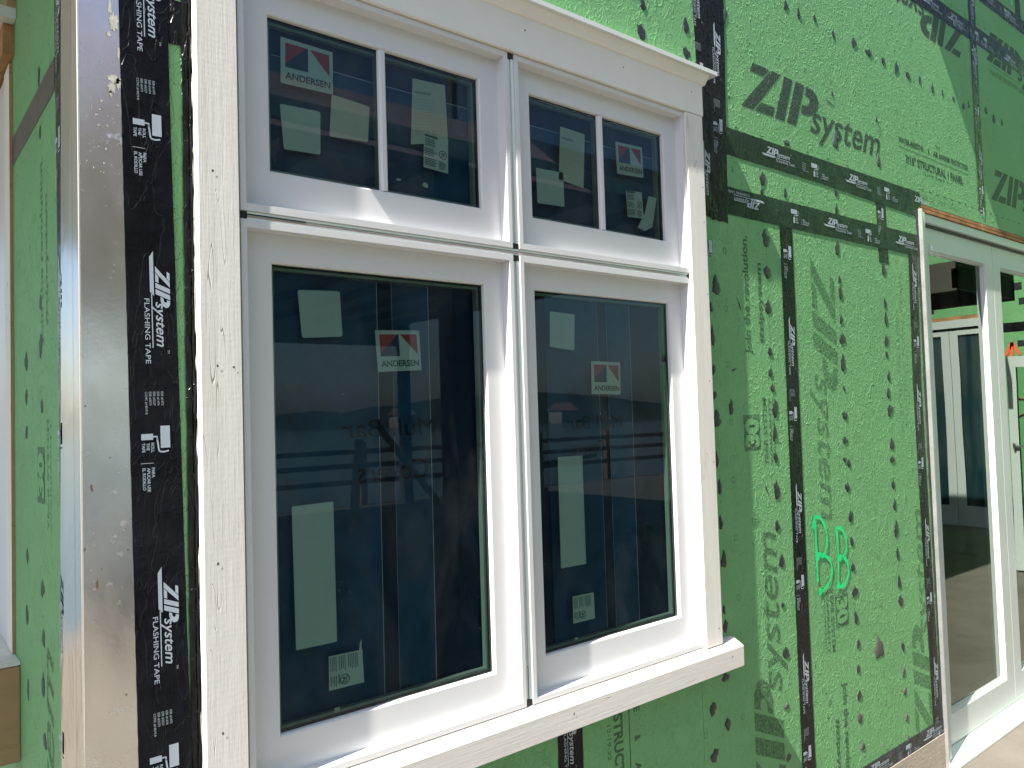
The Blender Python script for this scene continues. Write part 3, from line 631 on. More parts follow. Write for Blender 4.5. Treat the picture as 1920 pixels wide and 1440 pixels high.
for y, z, w_, h_ in [(.437, 2.50, .02, .045), (.428, 2.36, .016, .03), (.66, 1.84, .05, .045), (.66, 1.75, .04, .035), (.44, 1.96, .03, .03), (.44, 1.86, .045, .05), (.66, 1.66, .035, .03), (.43, 1.72, .03, .03), (.66, 1.35, .03, .04), (.44, 1.30, .045, .04), (.43, 1.19, .04, .035), (.44, 1.08, .045, .05), (.67, 1.20, .04, .04), (.66, 1.02, .03, .05), (.42, .96, .05, .03)]:
    dab(y, z, w_, h_, SCUFF_G if z < 2 else DAUB, 'sealant_smear' if z < 2 else 'sealant_dab', 'side')

# ------------------------------------------------------------------ polished corner flashing
cf = thing('corner_flashing', 'polished metal corner flashing running up the outer corner, its front face reflecting the sky', 'corner flashing', (.3115, 0, GZ))
MB().poly([(.3125, -.0022, -.05), (.4100+.005, -.0022, -.05), (.392, -.0022, 3.6), (.386, -.0022, 6.2), (.3125, -.0022, 6.2)]).build('front_flange', METAL, cf)
mb = MB()
for z0, z1, y0, y1 in [(-.05, 1.34, .215, .208), (1.34, 1.78, .208, .183), (1.78, 2.56, .183, .150), (2.56, 6.2, .150, .14)]:
    mb.poly([(.3100, -.001, z0), (.3100, y0, z0), (.3100, y1, z1), (.3100, -.001, z1)])
mb.build('side_flange', METALL, cf)
MB().poly([(.3092, .055, -.05), (.3092, .0562, -.05), (.3092, .0482, 6.2), (.3092, .047, 6.2)]).build('lap_seam', GASKET, cf)
MB().tube([(.3122, -.0006, -.05), (.3122, -.0006, 6.2)], .0022, 12).build('folded_edge', METALEDGE, cf, smooth=True)
def torn(cx, cz, w_, h_, n=22, seed=0, y=-.0034):
    random.seed(seed); rr = []
    for q in range(n):
        a = 2*math.pi*q/n; r = .55+random.random()*.55; rr.append((cx+math.cos(a)*w_/2*r, y, cz+math.sin(a)*h_/2*r))
    mb = MB(); mb.v = [(cx, y, cz)] + rr; mb.f = [(0, 1+q, 1+(q+1) % n) for q in range(n)]
    return mb
for s_, (cx, cz, w_, h_) in enumerate([(.376, 2.467, .020, .040), (.369, 2.496, .008, .034), (.3835, 2.405, .006, .030), (.376, 2.352, .030, .018), (.371, 2.335, .018, .030), (.383, 2.345, .012, .028), (.369, 2.322, .008, .016), (.366, 2.44, .008, .012), (.352, 2.303, .006, .008), (.381, 2.30, .006, .006)]):
    torn(cx, cz, w_, h_, 26, s_+3).build('film_residue', RESIDUE, cf)
random.seed(5)
for q in range(26): torn(.325+random.random()*.06, 2.16+random.random()*.13, .002+random.random()*.002, .002+random.random()*.003, 7, q+40).build('film_residue', RESIDUE, cf)
for q, (cx, cz, w_, h_) in enumerate([(.329, 1.555, .006, .016), (.337, 1.372, .004, .020), (.320, 1.71, .003, .004), (.391, 1.43, .004, .006), (.345, 1.40, .002, .003), (.385, 1.155, .003, .005), (.316, 1.44, .004, .008), (.361, 1.61, .003, .004)]):
    torn(cx, cz, w_, h_, 9, q+90).build('dirt_speck', RUST, cf)
random.seed(11)

# ------------------------------------------------------------------ window surround
YC, YF, YS, YG = -.036, -.026, .007, .019
wt = thing('window_surround', 'white painted timber casing, cornice and sill framing the four mulled windows', 'window trim', (1.36, 0, .80))
for x0, x1 in ((.523, .608), (2.123, 2.210)):
    MB().box(x0, x1, YC, 0, .886 if x0 > 1 else .86, 2.6665).build('side_casing', WOODWHITE, wt, bevel=.0015)
MB().box(.523, 2.216, YC-.0005, 0, 2.6678, 2.800).build('head_casing', TRIM, wt, bevel=.0015)
MB().prism_x([(YC-.001, 2.776), (YC-.006, 2.778), (-.046, 2.784), (-.054, 2.797), (-.060, 2.806), (0, 2.806), (0, 2.776)], .505, 2.226).build('crown_moulding', TRIM, wt)
MB().prism_x([(-.072, 2.8065), (-.072, 2.820), (0, 2.838), (0, 2.8065)], .49, 2.256).build('drip_cap', CAPMETAL, wt)
sill = MB().prism_x([(-.060, .801), (-.060, .8690), (YF+.006, .8895), (0, .8900), (0, .805)], .44, 2.291).build('sill', WOODSILL, wt, bevel=.0015)
MB().box(.609, 2.122, YF+.004, .09, .79, .8885).build('sill_pack', TRIM, wt)
for nm, pts in {'nail_hole': [(.553, 2.192), (.557, 1.787), (.590, 1.785), (.551, 1.385), (.556, 1.045), (2.192, 1.762), (2.196, 2.30), (2.198, 1.49), (2.190, .940), (2.196, 2.42), (1.06, 2.775), (1.42, 2.738), (1.82, 2.737), (2.156, 2.740), (2.20, 2.055)]}.items():
    for (x, z) in pts:
        y = YC-.0012
        torn(x, z, .006, .007, 8, int(x*1000), y).build(nm, NAIL, wt)
for x, z in [(2.225, .845), (.97, .85), (1.5, .845)]: torn(x, z, .005, .009, 8, int(x*99), -.0612).build('nail_hole', NAIL, wt)
# mull joints between the four units: aluminium cover strips, black end plugs, a smear of sealant
for z0, z1 in ((2.1212, 2.650), (.906, 2.104)):
    for q in ((1.3627, 1.3682, -.021), (1.3695, 1.3738, -.019), (1.3756, 1.3840, -.023)): MB().box(*q, .02, z0, z1).build('mull_cover', ALU, wt)
for q in ((-.0225, 2.1157, 2.1212), (-.0195, 2.1098, 2.1147), (-.0225, 2.1040, 2.1088)): MB().box(.6095, 2.1225, q[0], .02, q[1], q[2]).build('mull_cover', ALU, wt)
MB().box(1.3625, 1.3845, -.006, .03, .89, 2.66).build('mull_gap', GASKET, wt); MB().box(.61, 2.122, -.0055, .03, 2.1035, 2.1215).build('mull_gap', GASKET, wt)
for x0, x1, z0, z1 in ((1.3630, 1.3842, 2.650, 2.6655), (1.3630, 1.3842, 2.1205, 2.137), (1.3630, 1.3842, 2.088, 2.1045), (1.3630, 1.3842, .8900, .906), (.6095, .629, 2.1045, 2.1208), (2.1135, 2.1228, 2.1035, 2.1200)):
    MB().box(x0, x1, -.0235, .02, z0, z1).build('end_plug', BLACKRUB, wt, bevel=.001)
mb = MB(); mb.tube([(.63+q*.045, -.0225, 2.1094-.0008*math.sin(q*.8)) for q in range(33)], .0011, 5).build('sealant_bead', REDSEAL, wt)
MB().tube([(.63+q*.012, -.0228, 2.1150-.0006*q*.1) for q in range(12)], .0014, 5).build('joint_smudge', BLACKRUB, wt)
MB().tube([(1.374, -.0165, 2.62-q*.04) for q in range(4)], .0013, 5).tube([(1.3745, -.0178, .91+q*.012) for q in range(8)], .0016, 5).build('joint_smudge', BLACKRUB, wt)

# ------------------------------------------------------------------ windows
def bil(q, u, v):
    (a, b, c, d) = q     # TL TR BR BL, v up
    return (d[0]*(1-u)*(1-v)+c[0]*u*(1-v)+b[0]*u*v+a[0]*(1-u)*v, d[1]*(1-u)*(1-v)+c[1]*u*(1-v)+b[1]*u*v+a[1]*(1-u)*v)
def qmesh(art, q, y, mb=None):
    mb = mb or MB(); i = len(mb.v)
    for (u, v) in art.v:
        x, z = bil(q, u, v); mb.v.append((x, y, z))
    mb.f += [tuple(i+k for k in f) for f in art.f]; return mb
def rnd_rect(r=.06, asp=1.0):
    P = []
    for cx, cz, a0 in ((1-r, r*asp, -90), (1-r, 1-r*asp, 0), (r, 1-r*asp, 90), (r, r*asp, 180)):
        for s_ in range(4):
            a = math.radians(a0+s_*30); P.append((cx+r*math.cos(a), cz+r*asp*math.sin(a)))
    return Ink().poly(P)
YL = .0275
def sticker_logo(q, parent):
    st = qmesh(rnd_rect(.02), q, YL).build('brand_sticker', PAPER, parent)
    k = Ink().poly([(.085, .90), (.49, .90), (.085, .44)]).poly([(.55, .90), (.93, .90), (.93, .40)]); qmesh(k, q, YL-.0006).build('sticker_print', LOGORED, st)
    k = Ink().poly([(.085, .37), (.515, .37), (.515, .90), (.49, .90), (.085, .44)]); qmesh(k, q, YL-.0006).build('sticker_print', LOGONAVY, st)
    k = Ink().text("ANDERSEN", .085, .12, .15, width=.86, bold=.025); qmesh(k, q, YL-.0006).build('sticker_print', TXTDARK, st)
def sticker_label(q, parent, mir=False):
    asp = (q[1][0]-q[0][0])/(q[0][1]-q[3][1])
    st = qmesh(Ink().rect(0, 0, 1, 1), q, YL-.0008).build('warning_label', PAPER, parent)
    random.seed(3); k = Ink()
    def R(u0, v0, u1, v1):
        if mir: k.rect(v0, 1-u1, v1, 1-u0) if False else k.rect(v0, u0, v1, u1)
        else: k.rect(u0, v0, u1, v1)
    if not mir:
        k.rect(.03, .93, .55, .985)
        for r in range(17):
            if r in (5, 11): continue
            k.rect(.04, .86-r*.048, .04+random.uniform(.36, .48), .86-r*.048+.020)
        for r in range(7): k.rect(.62, .28-r*.036, .62+random.uniform(.15, .32), .28-r*.036+.016)
        cx, cz, rx = .78, .50, .15
    else:
        for r in range(16):
            if r in (4, 9): continue
            k.rect(.04+r*.052, .95-random.uniform(.38, .46), .04+r*.052+.018, .95)
        for r in range(4): k.rect(.05+r*.05, .40-random.uniform(.2, .34), .05+r*.05+.018, .40)
        k.rect(.27, .14, .30, .42); cx, cz, rx = .45, .24, .13
    ry = rx*asp
    k.stroke([(cx+rx*math.cos(t*math.pi/10), cz+ry*math.sin(t*math.pi/10)) for t in range(21)], .022)
    k.line((cx-rx*.7, cz-ry*.7), (cx+rx*.7, cz+ry*.7), .022).line((cx-rx*.5, cz-ry*.55), (cx+rx*.4, cz-ry*.55), .02).line((cx+rx*.1, cz-ry*.5), (cx+rx*.6, cz+ry*.1), .02)
    k.poly([(cx-rx*.5, cz+ry*.5), (cx+rx*.05, cz+ry*.45), (cx-rx*.1, cz+ry*.05), (cx-rx*.35, cz+ry*.1)])
    qmesh(k, q, YL-.0014).build('sticker_print', TXTDARK, st)
def sheet_label(q, parent, mat=PAPER, text=False, name='paper_label', r=.05):
    asp = abs((q[1][0]-q[0][0])/(q[0][1]-q[3][1])) if q[0][1] != q[3][1] else 1
    st = qmesh(rnd_rect(r, asp), q, YL).build(name, mat, parent)
    if text:
        random.seed(text); k = Ink().rect(.06, .78, .55, .82)
        for r_ in range(12): k.rect(.06, .70-r_*.05, random.uniform(.6, .94), .704-r_*.05)
        qmesh(k, q, YL-.0006).build('sticker_print', plain("faint_label_text", (.36, .38, .30), .7) if "faint_label_text" not in bpy.data.materials else bpy.data.materials["faint_label_text"], st)

def window_unit(label, x0, x1, z0, z1, ix0, ix1, iz0, iz1, gx0, gx1, gz0, gz1, muntin=None):
    w_ = thing('window', label, 'window', ((x0+x1)/2, 0, z0), 'four mulled white windows in one surround')
    MB().rings([((x0, x1, z0, z1), .09), ((x0, x1, z0, z1), YF), ((ix0, ix1, iz0, iz1), YF), ((ix0, ix1, iz0, iz1), .012)]).build('frame', VINYL, w_, bevel=.0009)
    b = .0045
    sash = MB().rings([((ix0, ix1, iz0, iz1), YS), ((gx0-.0035, gx1+.0035, gz0-.0035, gz1+.0035), YS), ((gx0, gx1, gz0, gz1), YS+.003), ((gx0+.001, gx1-.001, gz0+.001, gz1-.001), YG+.004)]).build('sash', VINYL, w_, bevel=.0006)
    MB().poly([(gx0, YG, gz0), (gx1, YG, gz0), (gx1, YG, gz1), (gx0, YG, gz1)]).build('glass', GLASS, w_, keep=True)
    MB().rings([((gx0, gx1, gz0, gz1), YG+.0008), ((gx0+.0035, gx1-.0035, gz0+.0035, gz1-.0035), YG+.0008), ((gx0+.0035, gx1-.0035, gz0+.0035, gz1-.0035), .030)]).build('gasket', GASKET, w_)
    MB().rings([((gx0+.004, gx1-.004, gz0+.004, gz1-.004), .030), ((gx0+.011, gx1-.011, gz0+.011, gz1-.011), .030), ((gx0+.011, gx1-.011, gz0+.011, gz1-.011), .046)]).build('spacer', SPACER, w_)
    if muntin:
        a, b2 = muntin
        MB().prism_z(a, b2, gz0, gz1).build('muntin', VINYL, w_)
        MB().box(a+.004, b2-.004, .0285, .046, gz0+.01, gz1-.01).build('spacer', SPACER, w_)
    return w_
def prism_z(s, a, b, z0, z1):
    m = (b-a); prof = [(a, YG-.0004), (a+.002, YG-.006), (a+m*.28, YG-.011), (b-m*.28, YG-.011), (b-.002, YG-.006), (b, YG-.0004)]
    n = len(prof); i = len(s.v); s.v += [(x, y, z0+.0005) for x, y in prof] + [(x, y, z1-.0005) for x, y in prof]
    for k in range(n-1): s.f.append((i+k, i+k+1, i+n+k+1, i+n+k))
    return s
MB.prism_z = prism_z
UL = window_unit('upper left white window with two panes split by a slim bar, brand sticker in its left pane', .6135, 1.3622, 2.1218, 2.6662, .6275, 1.3488, 2.1390, 2.6505, .695, 1.285, 2.228, 2.583, (.9765, 1.0000))
UR = window_unit('upper right white window with two panes split by a slim bar, brand sticker in its right pane', 1.3850, 2.1225, 2.1218, 2.6662, 1.4000, 2.1125, 2.1390, 2.6505, 1.4665, 2.048, 2.228, 2.585, (1.7450, 1.7700))
LL = window_unit('tall lower left white window, widest pane, with a brand sticker and a long blank label', .6135, 1.3622, .8902, 2.1035, .6275, 1.3480, .9050, 2.0862, .695, 1.284, .990, 2.0205, None)
LR = window_unit('tall lower right white window beside the right casing, with a small brand sticker', 1.3850, 2.1225, .8902, 2.1035, 1.4000, 2.1125, .9050, 2.0862, 1.465, 2.048, .997, 2.0205, None)
def film(parent, x0, x1, z0, z1, y, mat): return MB().box(x0, x1, y, y+.0012, z0, z1).build('protective_film', mat, parent)
def fedge(parent, pts, w_=.0016, y=.0470): return Ink().stroke(pts, w_).lay((0, y, 0), X_, Z_).build('film_edge', FILMEDGE, parent)
for wdw, x0, x1, mm in ((UL, .70, 1.28, (.9765, 1.0)), (UR, 1.471, 2.043, (1.745, 1.77))):
    film(wdw, x0, x1, 2.232, 2.511, .0480, NAVY); film(wdw, x0, x1, 2.509, 2.579, .0500, NAVY2)
    fedge(wdw, [(x0+.018, 2.5125), (mm[0], 2.511), (x1-.006, 2.5105)], .0018)
film(LL, .70, .978, .995, 2.016, .0480, NAVY); film(LL, .97, 1.025, .995, 2.010, .0510, NAVY2); film(LL, 1.019, 1.128, .995, 2.010, .0490, NAVY); film(LL, 1.12, 1.279, .995, 2.016, .0515, NAVY2)
fedge(LL, [(.978, 2.008), (.977, 1.6), (.976, 1.2), (.975, 1.0)], .0017); fedge(LL, [(1.0205, 2.008), (1.018, 1.0)], .0008); fedge(LL, [(1.129, 2.010), (1.1275, 1.5), (1.126, 1.0)], .0019); fedge(LL, [(.899, 2.008), (.978, 2.007), (1.02, 2.007), (1.13, 2.007)], .0007)
film(LR, 1.47, 1.535, 1.002, 2.016, .0505, NAVY2); film(LR, 1.535, 1.75, 1.002, 2.010, .0480, NAVY); film(LR, 1.745, 1.795, 1.002, 2.010, .0510, NAVY2); film(LR, 1.79, 1.897, 1.002, 2.010, .0490, NAVY); film(LR, 1.89, 2.043, 1.002, 2.016, .0515, NAVY2)
fedge(LR, [(1.750, 2.010), (1.751, 1.0)], .0012); fedge(LR, [(1.790, 2.010), (1.790, 1.0)], .0008); fedge(LR, [(1.897, 2.012), (1.896, 1.0)], .0018)
# mirrored marker words written on the inside
def handwriting(parent, txt, x_right, z, h_, wd):
    Ink().text(txt, 0, 0, h_, width=wd, shear=.1).lay((x_right, .0465, z), -X_, Z_).build('marker_writing', WRITING, parent)
handwriting(LL, "Mull Bar", 1.145, 1.625, .045, .27); handwriting(LL, "Covers", 1.115, 1.515, .055, .20)
handwriting(LR, "Mull Bar", 1.85, 1.62, .04, .24); handwriting(LR, "Covers", 1.77, 1.545, .04, .14); handwriting(LR, "10¼", 1.975, 1.265, .035, .06)
# labels
sticker_logo([(.733, 2.551), (.863, 2.549), (.862, 2.446), (.731, 2.443)], UL)
sheet_label([(.728, 2.394), (.828, 2.397), (.826, 2.294), (.736, 2.290)], UL); sheet_label([(.858, 2.446), (.960, 2.439), (.953, 2.349), (.850, 2.343)], UL, PAPER_W)
sheet_label([(1.087, 2.542), (1.188, 2.548), (1.193, 2.394), (1.077, 2.368)], UL, PAPER_W, 4, 'paper_notice', .01); sticker_label([(1.117, 2.405), (1.193, 2.401), (1.190, 2.311), (1.113, 2.315)], UL)
torn(1.118, 2.268, .018, .016, 9, 5, YL).build('adhesive_scrap', PAPER, UL); torn(1.037, 2.270, .018, .008, 9, 6, YL).build('adhesive_scrap', PAPER, UL)
sheet_label([(1.603, 2.525), (1.705, 2.521), (1.692, 2.352), (1.590, 2.363)], UR, PAPER_W, 5, 'paper_notice', .01); sheet_label([(1.501, 2.382), (1.609, 2.386), (1.610, 2.283), (1.503, 2.279)], UR, PAPER, 0, 'paper_label', .015)
sticker_logo([(1.841, 2.526), (1.967, 2.531), (1.970, 2.430), (1.844, 2.424)], UR); sticker_label([(1.881, 2.375), (1.957, 2.381), (1.963, 2.295), (1.886, 2.290)], UR)
k = Ink().poly([(.0, .0), (.35, -.06), (.75, .10), (1.0, 1.0), (.55, 1.0), (.35, .45)]); qmesh(k, [(1.940, 2.372), (2.032, 2.374), (2.028, 2.26), (1.932, 2.262)], YL).build('curled_strip', PAPER, UR)
sheet_label([(.762, 1.969), (.868, 1.974), (.873, 1.866), (.771, 1.859)], LL); sticker_logo([(.960, 1.885), (1.087, 1.890), (1.092, 1.789), (.966, 1.783)], LL)
sheet_label([(.738, 1.478), (.840, 1.480), (.842, 1.157), (.742, 1.158)], LL, PAPER, 0, 'long_blank_label', .03); sticker_label([(.820, 1.128), (.906, 1.126), (.909, 1.049), (.819, 1.050)], LL, True)
MB().poly([(.904, YL-.0015, 1.151), (.9035, YL-.0015, 1.083), (.898, YL-.0015, 1.076), (.894, YL-.0015, 1.086), (.899, YL-.0015, 1.141)]).build('scraped_adhesive', PAPER, LL)
torn(.838, 1.003, .022, .014, 9, 8, YL).build('adhesive_scrap', PAPER_W, LL)
sheet_label([(1.537, 1.966), (1.637, 1.962), (1.631, 1.854), (1.533, 1.862)], LR); sticker_logo([(1.700, 1.824), (1.827, 1.822), (1.824, 1.721), (1.697, 1.724)], LR)
sheet_label([(1.550, 1.542), (1.649, 1.541), (1.650, 1.221), (1.549, 1.222)], LR, PAPER, 0, 'long_blank_label', .03); sticker_label([(1.590, 1.135), (1.676, 1.133), (1.679, 1.056), (1.590, 1.057)], LR, True)
torn(1.60, 1.012, .02, .01, 9, 9, YL).build('adhesive_scrap', PAPER_W, LR)
random.seed(21)

# ------------------------------------------------------------------ the glazed patio doors
pd = thing('patio_door', 'white framed glazed patio door set in the green wall beside the tape', 'door', (3.93, 0, GZ))
YD, YDG = .030, .055
for q in ((3.932, 3.985, -.006, .12, -.03, 2.592), (3.985, 6.565, .004, .12, 2.548, 2.592), (6.565, 6.618, -.006, .12, -.03, 2.592)): MB().box(*q).build('frame_member', DOORW, pd, bevel=.002)
MB().box(3.920, 3.9315, -.018, .11, -.05, 2.600).build('metal_jamb_edge', GALV, pd, bevel=.001)
MB().box(3.932, 6.618, -.004, .012, 2.594, 2.608).build('header_ply', PLY, pd); MB().box(3.932, 6.618, -.001, .012, 2.613, 2.628).build('header_ply', PLY, pd)
MB().box(3.932, 6.618, .002, .013, 2.608, 2.613).build('header_gap', PLYD, pd)
MB().box(3.985, 6.565, .02, .06, 2.537, 2.548).build('head_gap', GASKET, pd)
MB().prism_x([(-.045, GZ+.001), (-.045, GZ+.012), (-.02, GZ+.022), (.028, .0), (.12, .0), (.12, GZ+.001)], 3.932, 6.618).build('threshold', ALU, pd, bevel=.001)
def leaf(x0, x1, handle=False):
    lf = MB().rings([((x0, x1, .004, 2.540), .085), ((x0, x1, .004, 2.540), YD), ((x0+.105, x1-.108, .148, 2.425), YD), ((x0+.109, x1-.112, .144+.008, 2.421), YD+.009),
                     ((x0+.113, x1-.117, .158, 2.416), YD+.010), ((x0+.116, x1-.122, .164, 2.411), YDG), ((x0+.117, x1-.123, .165, 2.410), YDG+.03)]).build('door_leaf', DOORW, pd, bevel=.001)
    MB().poly([(x0+.116, YDG, .164), (x1-.122, YDG, .164), (x1-.122, YDG, 2.411), (x0+.116, YDG, 2.411)]).build('glass', GLASSD, lf, keep=True)
    MB().rings([((x0+.116, x1-.122, .164, 2.411), YDG+.001), ((x0+.121, x1-.127, .169, 2.406), YDG+.001), ((x0+.121, x1-.127, .169, 2.406), YDG+.014)]).build('gasket', GASKET, lf)
    MB().rings([((x0+.121, x1-.127, .169, 2.406), YDG+.014), ((x0+.130, x1-.136, .178, 2.397), YDG+.014), ((x0+.130, x1-.136, .178, 2.397), YDG+.03)]).build('spacer', SPACER, lf)
    return lf
L1 = leaf(3.985, 4.908); L2 = leaf(4.9115, 5.740); L3 = leaf(5.7435, 6.563)
st = qmesh(Ink().rect(0, 0, 1, 1), [(4.715, .47), (4.76, .47), (4.76, .30), (4.715, .30)], YDG+.002).build('warning_label', PAPER, L1)

# ------------------------------------------------------------------ side window on the shaded wall
sw = thing('side_window', 'white cased window trim on the shaded side wall, raw lumber under its sill', 'window', (.313, .88, .79))
MB().box(.3045, .3125, .875, .975, 1.062, 2.690).build('casing', WOODWHITE, sw, bevel=.001)
MB().box(.3048, .3127, .8735, .8748, 1.062, 2.690).build('casing_raw_edge', RAWWOOD, sw)
MB().box(.308, .360, .976, 2.0, 1.062, 2.690).build('sash', VINYL, sw)
MB().box(.235, .3125, .790, 2.2, 1.050, 1.060).build('sill', WOODWHITE, sw, bevel=.001)
MB().box(.236, .3125, .792, 2.2, .800, 1.048).build('sill_lumber', RAWWOOD, sw, bevel=.002)
MB().box(.286, .3125, .835, 2.2, 2.700, 2.782).build('head_plywood', PLY, sw)
MB().box(.270, .3125, .795, 2.2, 2.784, 2.814).build('head_trim', VINYL, sw, bevel=.001)
MB().box(.292, .3125, .800, 2.2, 2.816, 2.86).build('head_lumber', RAWWOOD, sw)

# ------------------------------------------------------------------ unseen roof added to keep the side wall in shade
pr = thing('side_shade_roof', 'low unseen roof slab added to shade the side wall, boarded underneath', 'added shade roof', (-.8, 2, 3.2))
MB().box(-2.4, .300, -.035, 6.0, 3.22, 3.34).build('roof_deck', DARKWOOD, pr)
MB().box(-2.4, -2.36, -.035, 6.0, 3.10, 3.22).build('fascia', TRIM, pr)
for y in (.3, 5.8): MB().box(-2.3, -2.16, y, y+.14, GZ, 3.22).build('post', TIMBER, pr)

# ------------------------------------------------------------------ pavilion out on the deck, seen in the glass
pv = thing('deck_pavilion', 'timber pavilion roof standing out on the deck', 'pavilion', (3, -8, GZ))
MB().box(-1.2, 8.7, -12.4, -3.12, 3.62, 3.78).build('roof_deck', DARKWOOD, pv)
MB().prism_x([(-3.06, 3.50), (-3.06, 3.56), (-3.48, 4.10), (-3.59, 4.10), (-3.22, 3.52)], -1.2, 8.7).build('sloped_roof_edge', FASCIA, pv)
MB().box(-1.2, 8.7, -12.4, -12.2, 3.12, 3.62).build('front_beam', DARKWOOD, pv)
for q in range(12): MB().box(-1.1+q*.85, -1.03+q*.85, -12.2, -3.2, 3.50, 3.62).build('rafter', TIMBER, pv)
for x, y in ((-1.1, -3.25), (3.35, -3.25), (8.4, -3.25), (-1.1, -12.25), (1.2, -12.25), (4.6, -12.25), (8.4, -12.25)):
    MB().box(x, x+.19, y, y+.19, GZ, 3.6).build('post', plain("dark_post", (.05, .042, .038), .8) if "dark_post" not in bpy.data.materials else bpy.data.materials["dark_post"], pv)

# ------------------------------------------------------------------ guard rail, brace, lumber
gr = thing('guard_rail', 'timber guard rail along the outer edge of the deck', 'railing', (2, -12.5, GZ))
for z in (1.02, .74, .42): MB().box(-14, 18, -12.50, -12.46, GZ+z, GZ+z+.10).build('rail', TIMBER, gr)
for q in range(14): MB().box(-13.5+q*2.35, -13.36+q*2.35, -12.62, -12.50, GZ, GZ+1.25).build('post', TIMBER, gr)
lb = thing('lumber_stack', 'leaning lumber braces on the deck', 'lumber', (6, -9, GZ))
for a, b in (((5.6, -9, GZ), (6.5, -10.4, 1.3)), ((7.2, -8.6, GZ), (6.6, -10, 1.6)), ((4.2, -10, GZ), (5.2, -11, 1.1)), ((8.1, -7.5, .5), (8.3, -9.5, .5)), ((7.6, -7.2, .9), (9.3, -7.6, .95))):
    MB().bar(a, b, .14, .05).build('board', RAWWOOD, lb)
_w0 = set(bpy.data.objects)
# ------------------------------------------------------------------ wing of the building across the deck, seen in the door glass
wg = thing('building_wing', 'far wing of the sheathed building with double glazed doors', 'building', (11.7, -3, GZ))
XW = 11.7
def wpanel(y0, y1, z0, z1): MB().box(XW, XW+.15, y0, y1, z0, z1).build('sheathing_panel', GREEN, wg)
wpanel(-8.2, -3.60, GZ, 6); wpanel(-3.60, -2.36, 2.84, 6); wpanel(-2.36, -.002, GZ, 6)
def wbox(y0, y1, z0, z1, mat, name, off=.004, th=.02, par=None): return MB().box(XW-off, XW+th, y0, y1, z0, z1).build(name, mat, par or wg)
wbox(-8.2, -3.62, 2.56, 2.68, TAPE, 'flashing_tape'); wbox(-2.34, -.01, 2.56, 2.68, TAPE, 'flashing_tape')
wbox(-3.60, -2.36, 2.79, 2.84, PLY, 'header_plies', .0, .06)
dd = wbox(-3.60, -2.36, 2.68, 2.788, DOORW, 'door_frame', .02, .1)
wbox(-3.60, -2.36, 2.655, 2.678, GASKET, 'head_gap', -.01, .1)
for y0, y1 in ((-3.595, -2.979), (-2.973, -2.365)):
    l_ = MB(); 
    for a, b, c, d_ in ((y0, y0+.11, GZ, 2.65), (y1-.11, y1, GZ, 2.65), (y0+.11, y1-.11, 2.58, 2.65), (y0+.11, y1-.11, GZ, .22)): l_.box(XW+.01, XW+.06, a, b, c, d_)
    l_ = l_.build('door_leaf', DOORW, wg); MB().box(XW+.03, XW+.034, y0+.11, y1-.11, .22, 2.58).build('glass', plain("dark_teal_glass", (.01, .035, .04), .05, 0, .8) if "dark_teal_glass" not in bpy.data.materials else bpy.data.materials["dark_teal_glass"], l_)
for y, z, r in ((-3.0, 3.45, .05), (-2.1, 3.15, .05), (-2.05, 2.95, .045), (-3.2, 2.95, .04), (-2.1, 2.4, .04), (-1.9, 2.8, .04)):
    MB().box(XW-.003, XW, y-r, y+r, z-r, z+r).build('sealant_dab', DAUB, wg, bevel=.002)
mb = MB()
for a, b in (((-2.2, 2.42), (-2.24, 2.02)), ((-2.2, 2.42), (-2.12, 2.25)), ((-2.2, 2.42), (-2.28, 2.25)), ((-2.28, 1.70), (-1.75, 1.62)), ((-2.25, 1.42), (-2.05, 1.50))):
    mb.bar((XW-.004, *a), (XW-.004, *b), .04, .004)
mb.build('spray_paint_arrow', ORANGE, wg)
od = thing('open_door_leaf', 'glazed white door leaf standing open at right angles to the wall', 'door', (8.9, -.7, GZ))
mb = MB()
for a, b, c, d_ in ((-1.34, -1.26, GZ+.02, 2.10), (-.40, -.30, GZ+.02, 2.10), (-1.26, -.40, 1.99, 2.10), (-1.26, -.40, GZ+.02, .24)): mb.box(8.9, 8.945, a, b, c, d_)
mb.build('door_leaf', DOORW, od)
MB().poly([(8.92, -.40, .24), (8.92, -1.26, .24), (8.92, -1.26, 1.99), (8.92, -.40, 1.99)]).build('glass', GLASS, od, keep=True)
MB().bar((8.88, -1.30, 1.2), (8.88, -1.18, 1.2), .02).box(8.87, 8.9, -1.31, -1.29, 1.17, 1.23).build('handle', STEEL, od)
# shade canopy
cn = thing('shade_canopy', 'small dark canopy frame near the far wing', 'canopy', (8.8, -1.6, 2.8))
MB().box(8.0, 9.5, -3.4, -1.42, 2.93, 3.0).box(8.0, 8.05, -3.4, -1.42, 2.72, 2.93).box(9.45, 9.5, -3.4, -1.42, 2.72, 2.93).box(8.0, 9.5, -1.46, -1.42, 2.74, 2.93).build('canopy_frame', DARKCAN, cn)
MB().box(8.02, 8.08, -3.38, -3.32, GZ, 2.72).box(9.42, 9.48, -3.38, -3.32, GZ, 2.72).build('post', DARKCAN, cn)
for o_ in set(bpy.data.objects) - _w0:      # the glass mirrors about y = .055: set the far wing where its reflection belongs
    if o_.parent is None: o_.location.y += .11
sh = thing('deck_shade_slab', 'flat unseen slab added high over the deck to shade it', 'added shade slab', (6.2, -3, 4.7))  # added out of view to shade the deck mirrored in the door glass
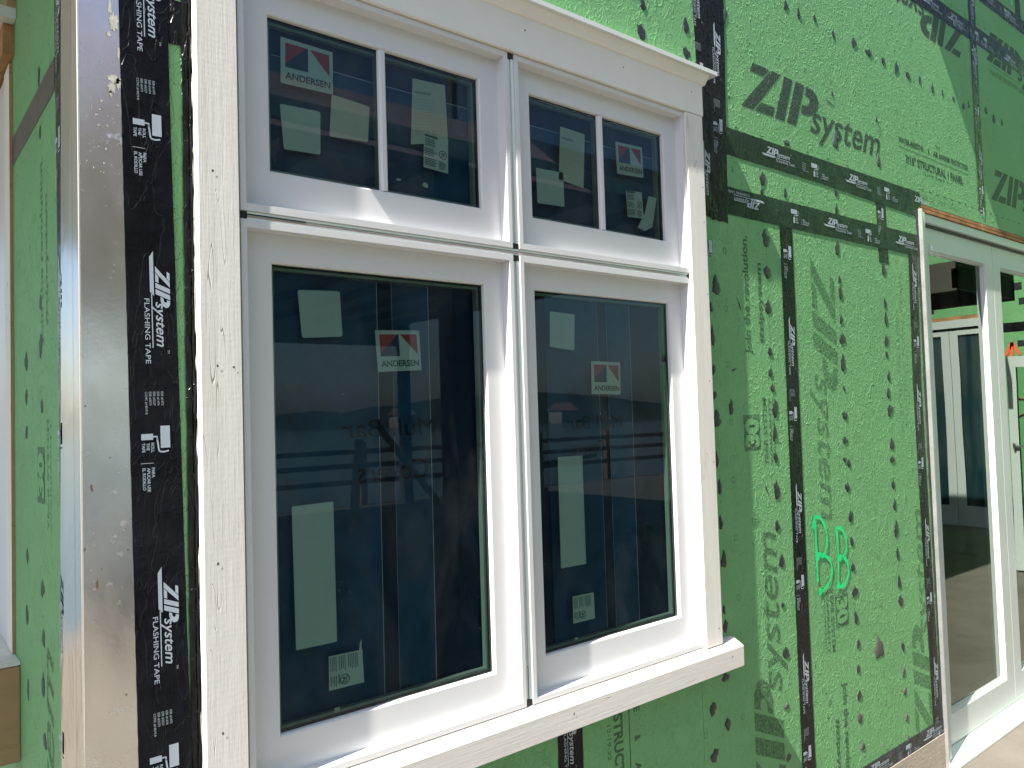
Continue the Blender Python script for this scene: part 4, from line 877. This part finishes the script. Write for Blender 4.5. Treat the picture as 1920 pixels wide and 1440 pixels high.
MB().box(4.0, 8.3, -3.9, -2.1, 4.68, 4.72).build('shade_panel', TRIM, sh)
for x_, y_ in ((4.0, -3.9), (8.25, -3.9)): MB().box(x_, x_+.06, y_-.06, y_, GZ, 4.68).build('post', DARKCAN, sh)
sc_ = thing('lumber_offcut', 'broken offcut of trim lying on the sunlit deck', 'offcut', (5.9, -1.0, GZ))
MB().hexa([(5.6, -1.0, GZ+.002), (5.62, -1.09, GZ+.002), (6.1, -1.0, GZ+.002), (6.08, -.9, GZ+.002)], [(5.6, -1.0, GZ+.05), (5.62, -1.09, GZ+.04), (6.1, -1.0, GZ+.06), (6.08, -.9, GZ+.05)]).build('board', PLYD, sc_)
# second-storey balcony whose underside shades the wall at upper right
bc = thing('balcony', 'second storey balcony slab over the doors', 'balcony', (6, -.6, 5.2))
MB().box(2.93, 11.5, -.75, -.001, 5.2, 5.4).build('slab', TRIM, bc)

# ------------------------------------------------------------------ far shore
fs = MB(); random.seed(4); N = 90
tops = [(6+5*math.sin(q*.31)+random.uniform(0, 4)) for q in range(N+1)]
for q in range(N):
    a0 = -math.pi*(q/N); a1 = -math.pi*((q+1)/N); R1 = 330
    p = lambda a, r, z: (r*math.cos(a), r*math.sin(a)-10, z)
    fs.poly([p(a0, R1, -2.3), p(a1, R1, -2.3), p(a1, R1+30, tops[q+1]*.8), p(a0, R1+30, tops[q]*.8)])
    fs.poly([p(a0, R1+30, tops[q]*.8), p(a1, R1+30, tops[q+1]*.8), p(a1, R1+120, 0), p(a0, R1+120, 0)])
structure(fs.build('shoreline_hills', LEAF))
for q in range(9):
    a = -math.pi*(.16+.085*q+random.uniform(-.01, .01)); x, y = 325*math.cos(a), 325*math.sin(a)-10; w_ = random.uniform(3.5, 6)
    hs = thing('shore_house', 'pale house on the far shore', 'house', (x, y, -2.2), 'houses on the far shore')
    MB().box(x-w_, x+w_, y-4, y+4, -2.3, 2.5).build('wall', FARWALL, hs)
    MB().prism_x([(y-5, 2.5), (y, 5.5), (y+5, 2.5)], x-w_-.5, x+w_+.5).build('roof', FARROOF, hs)
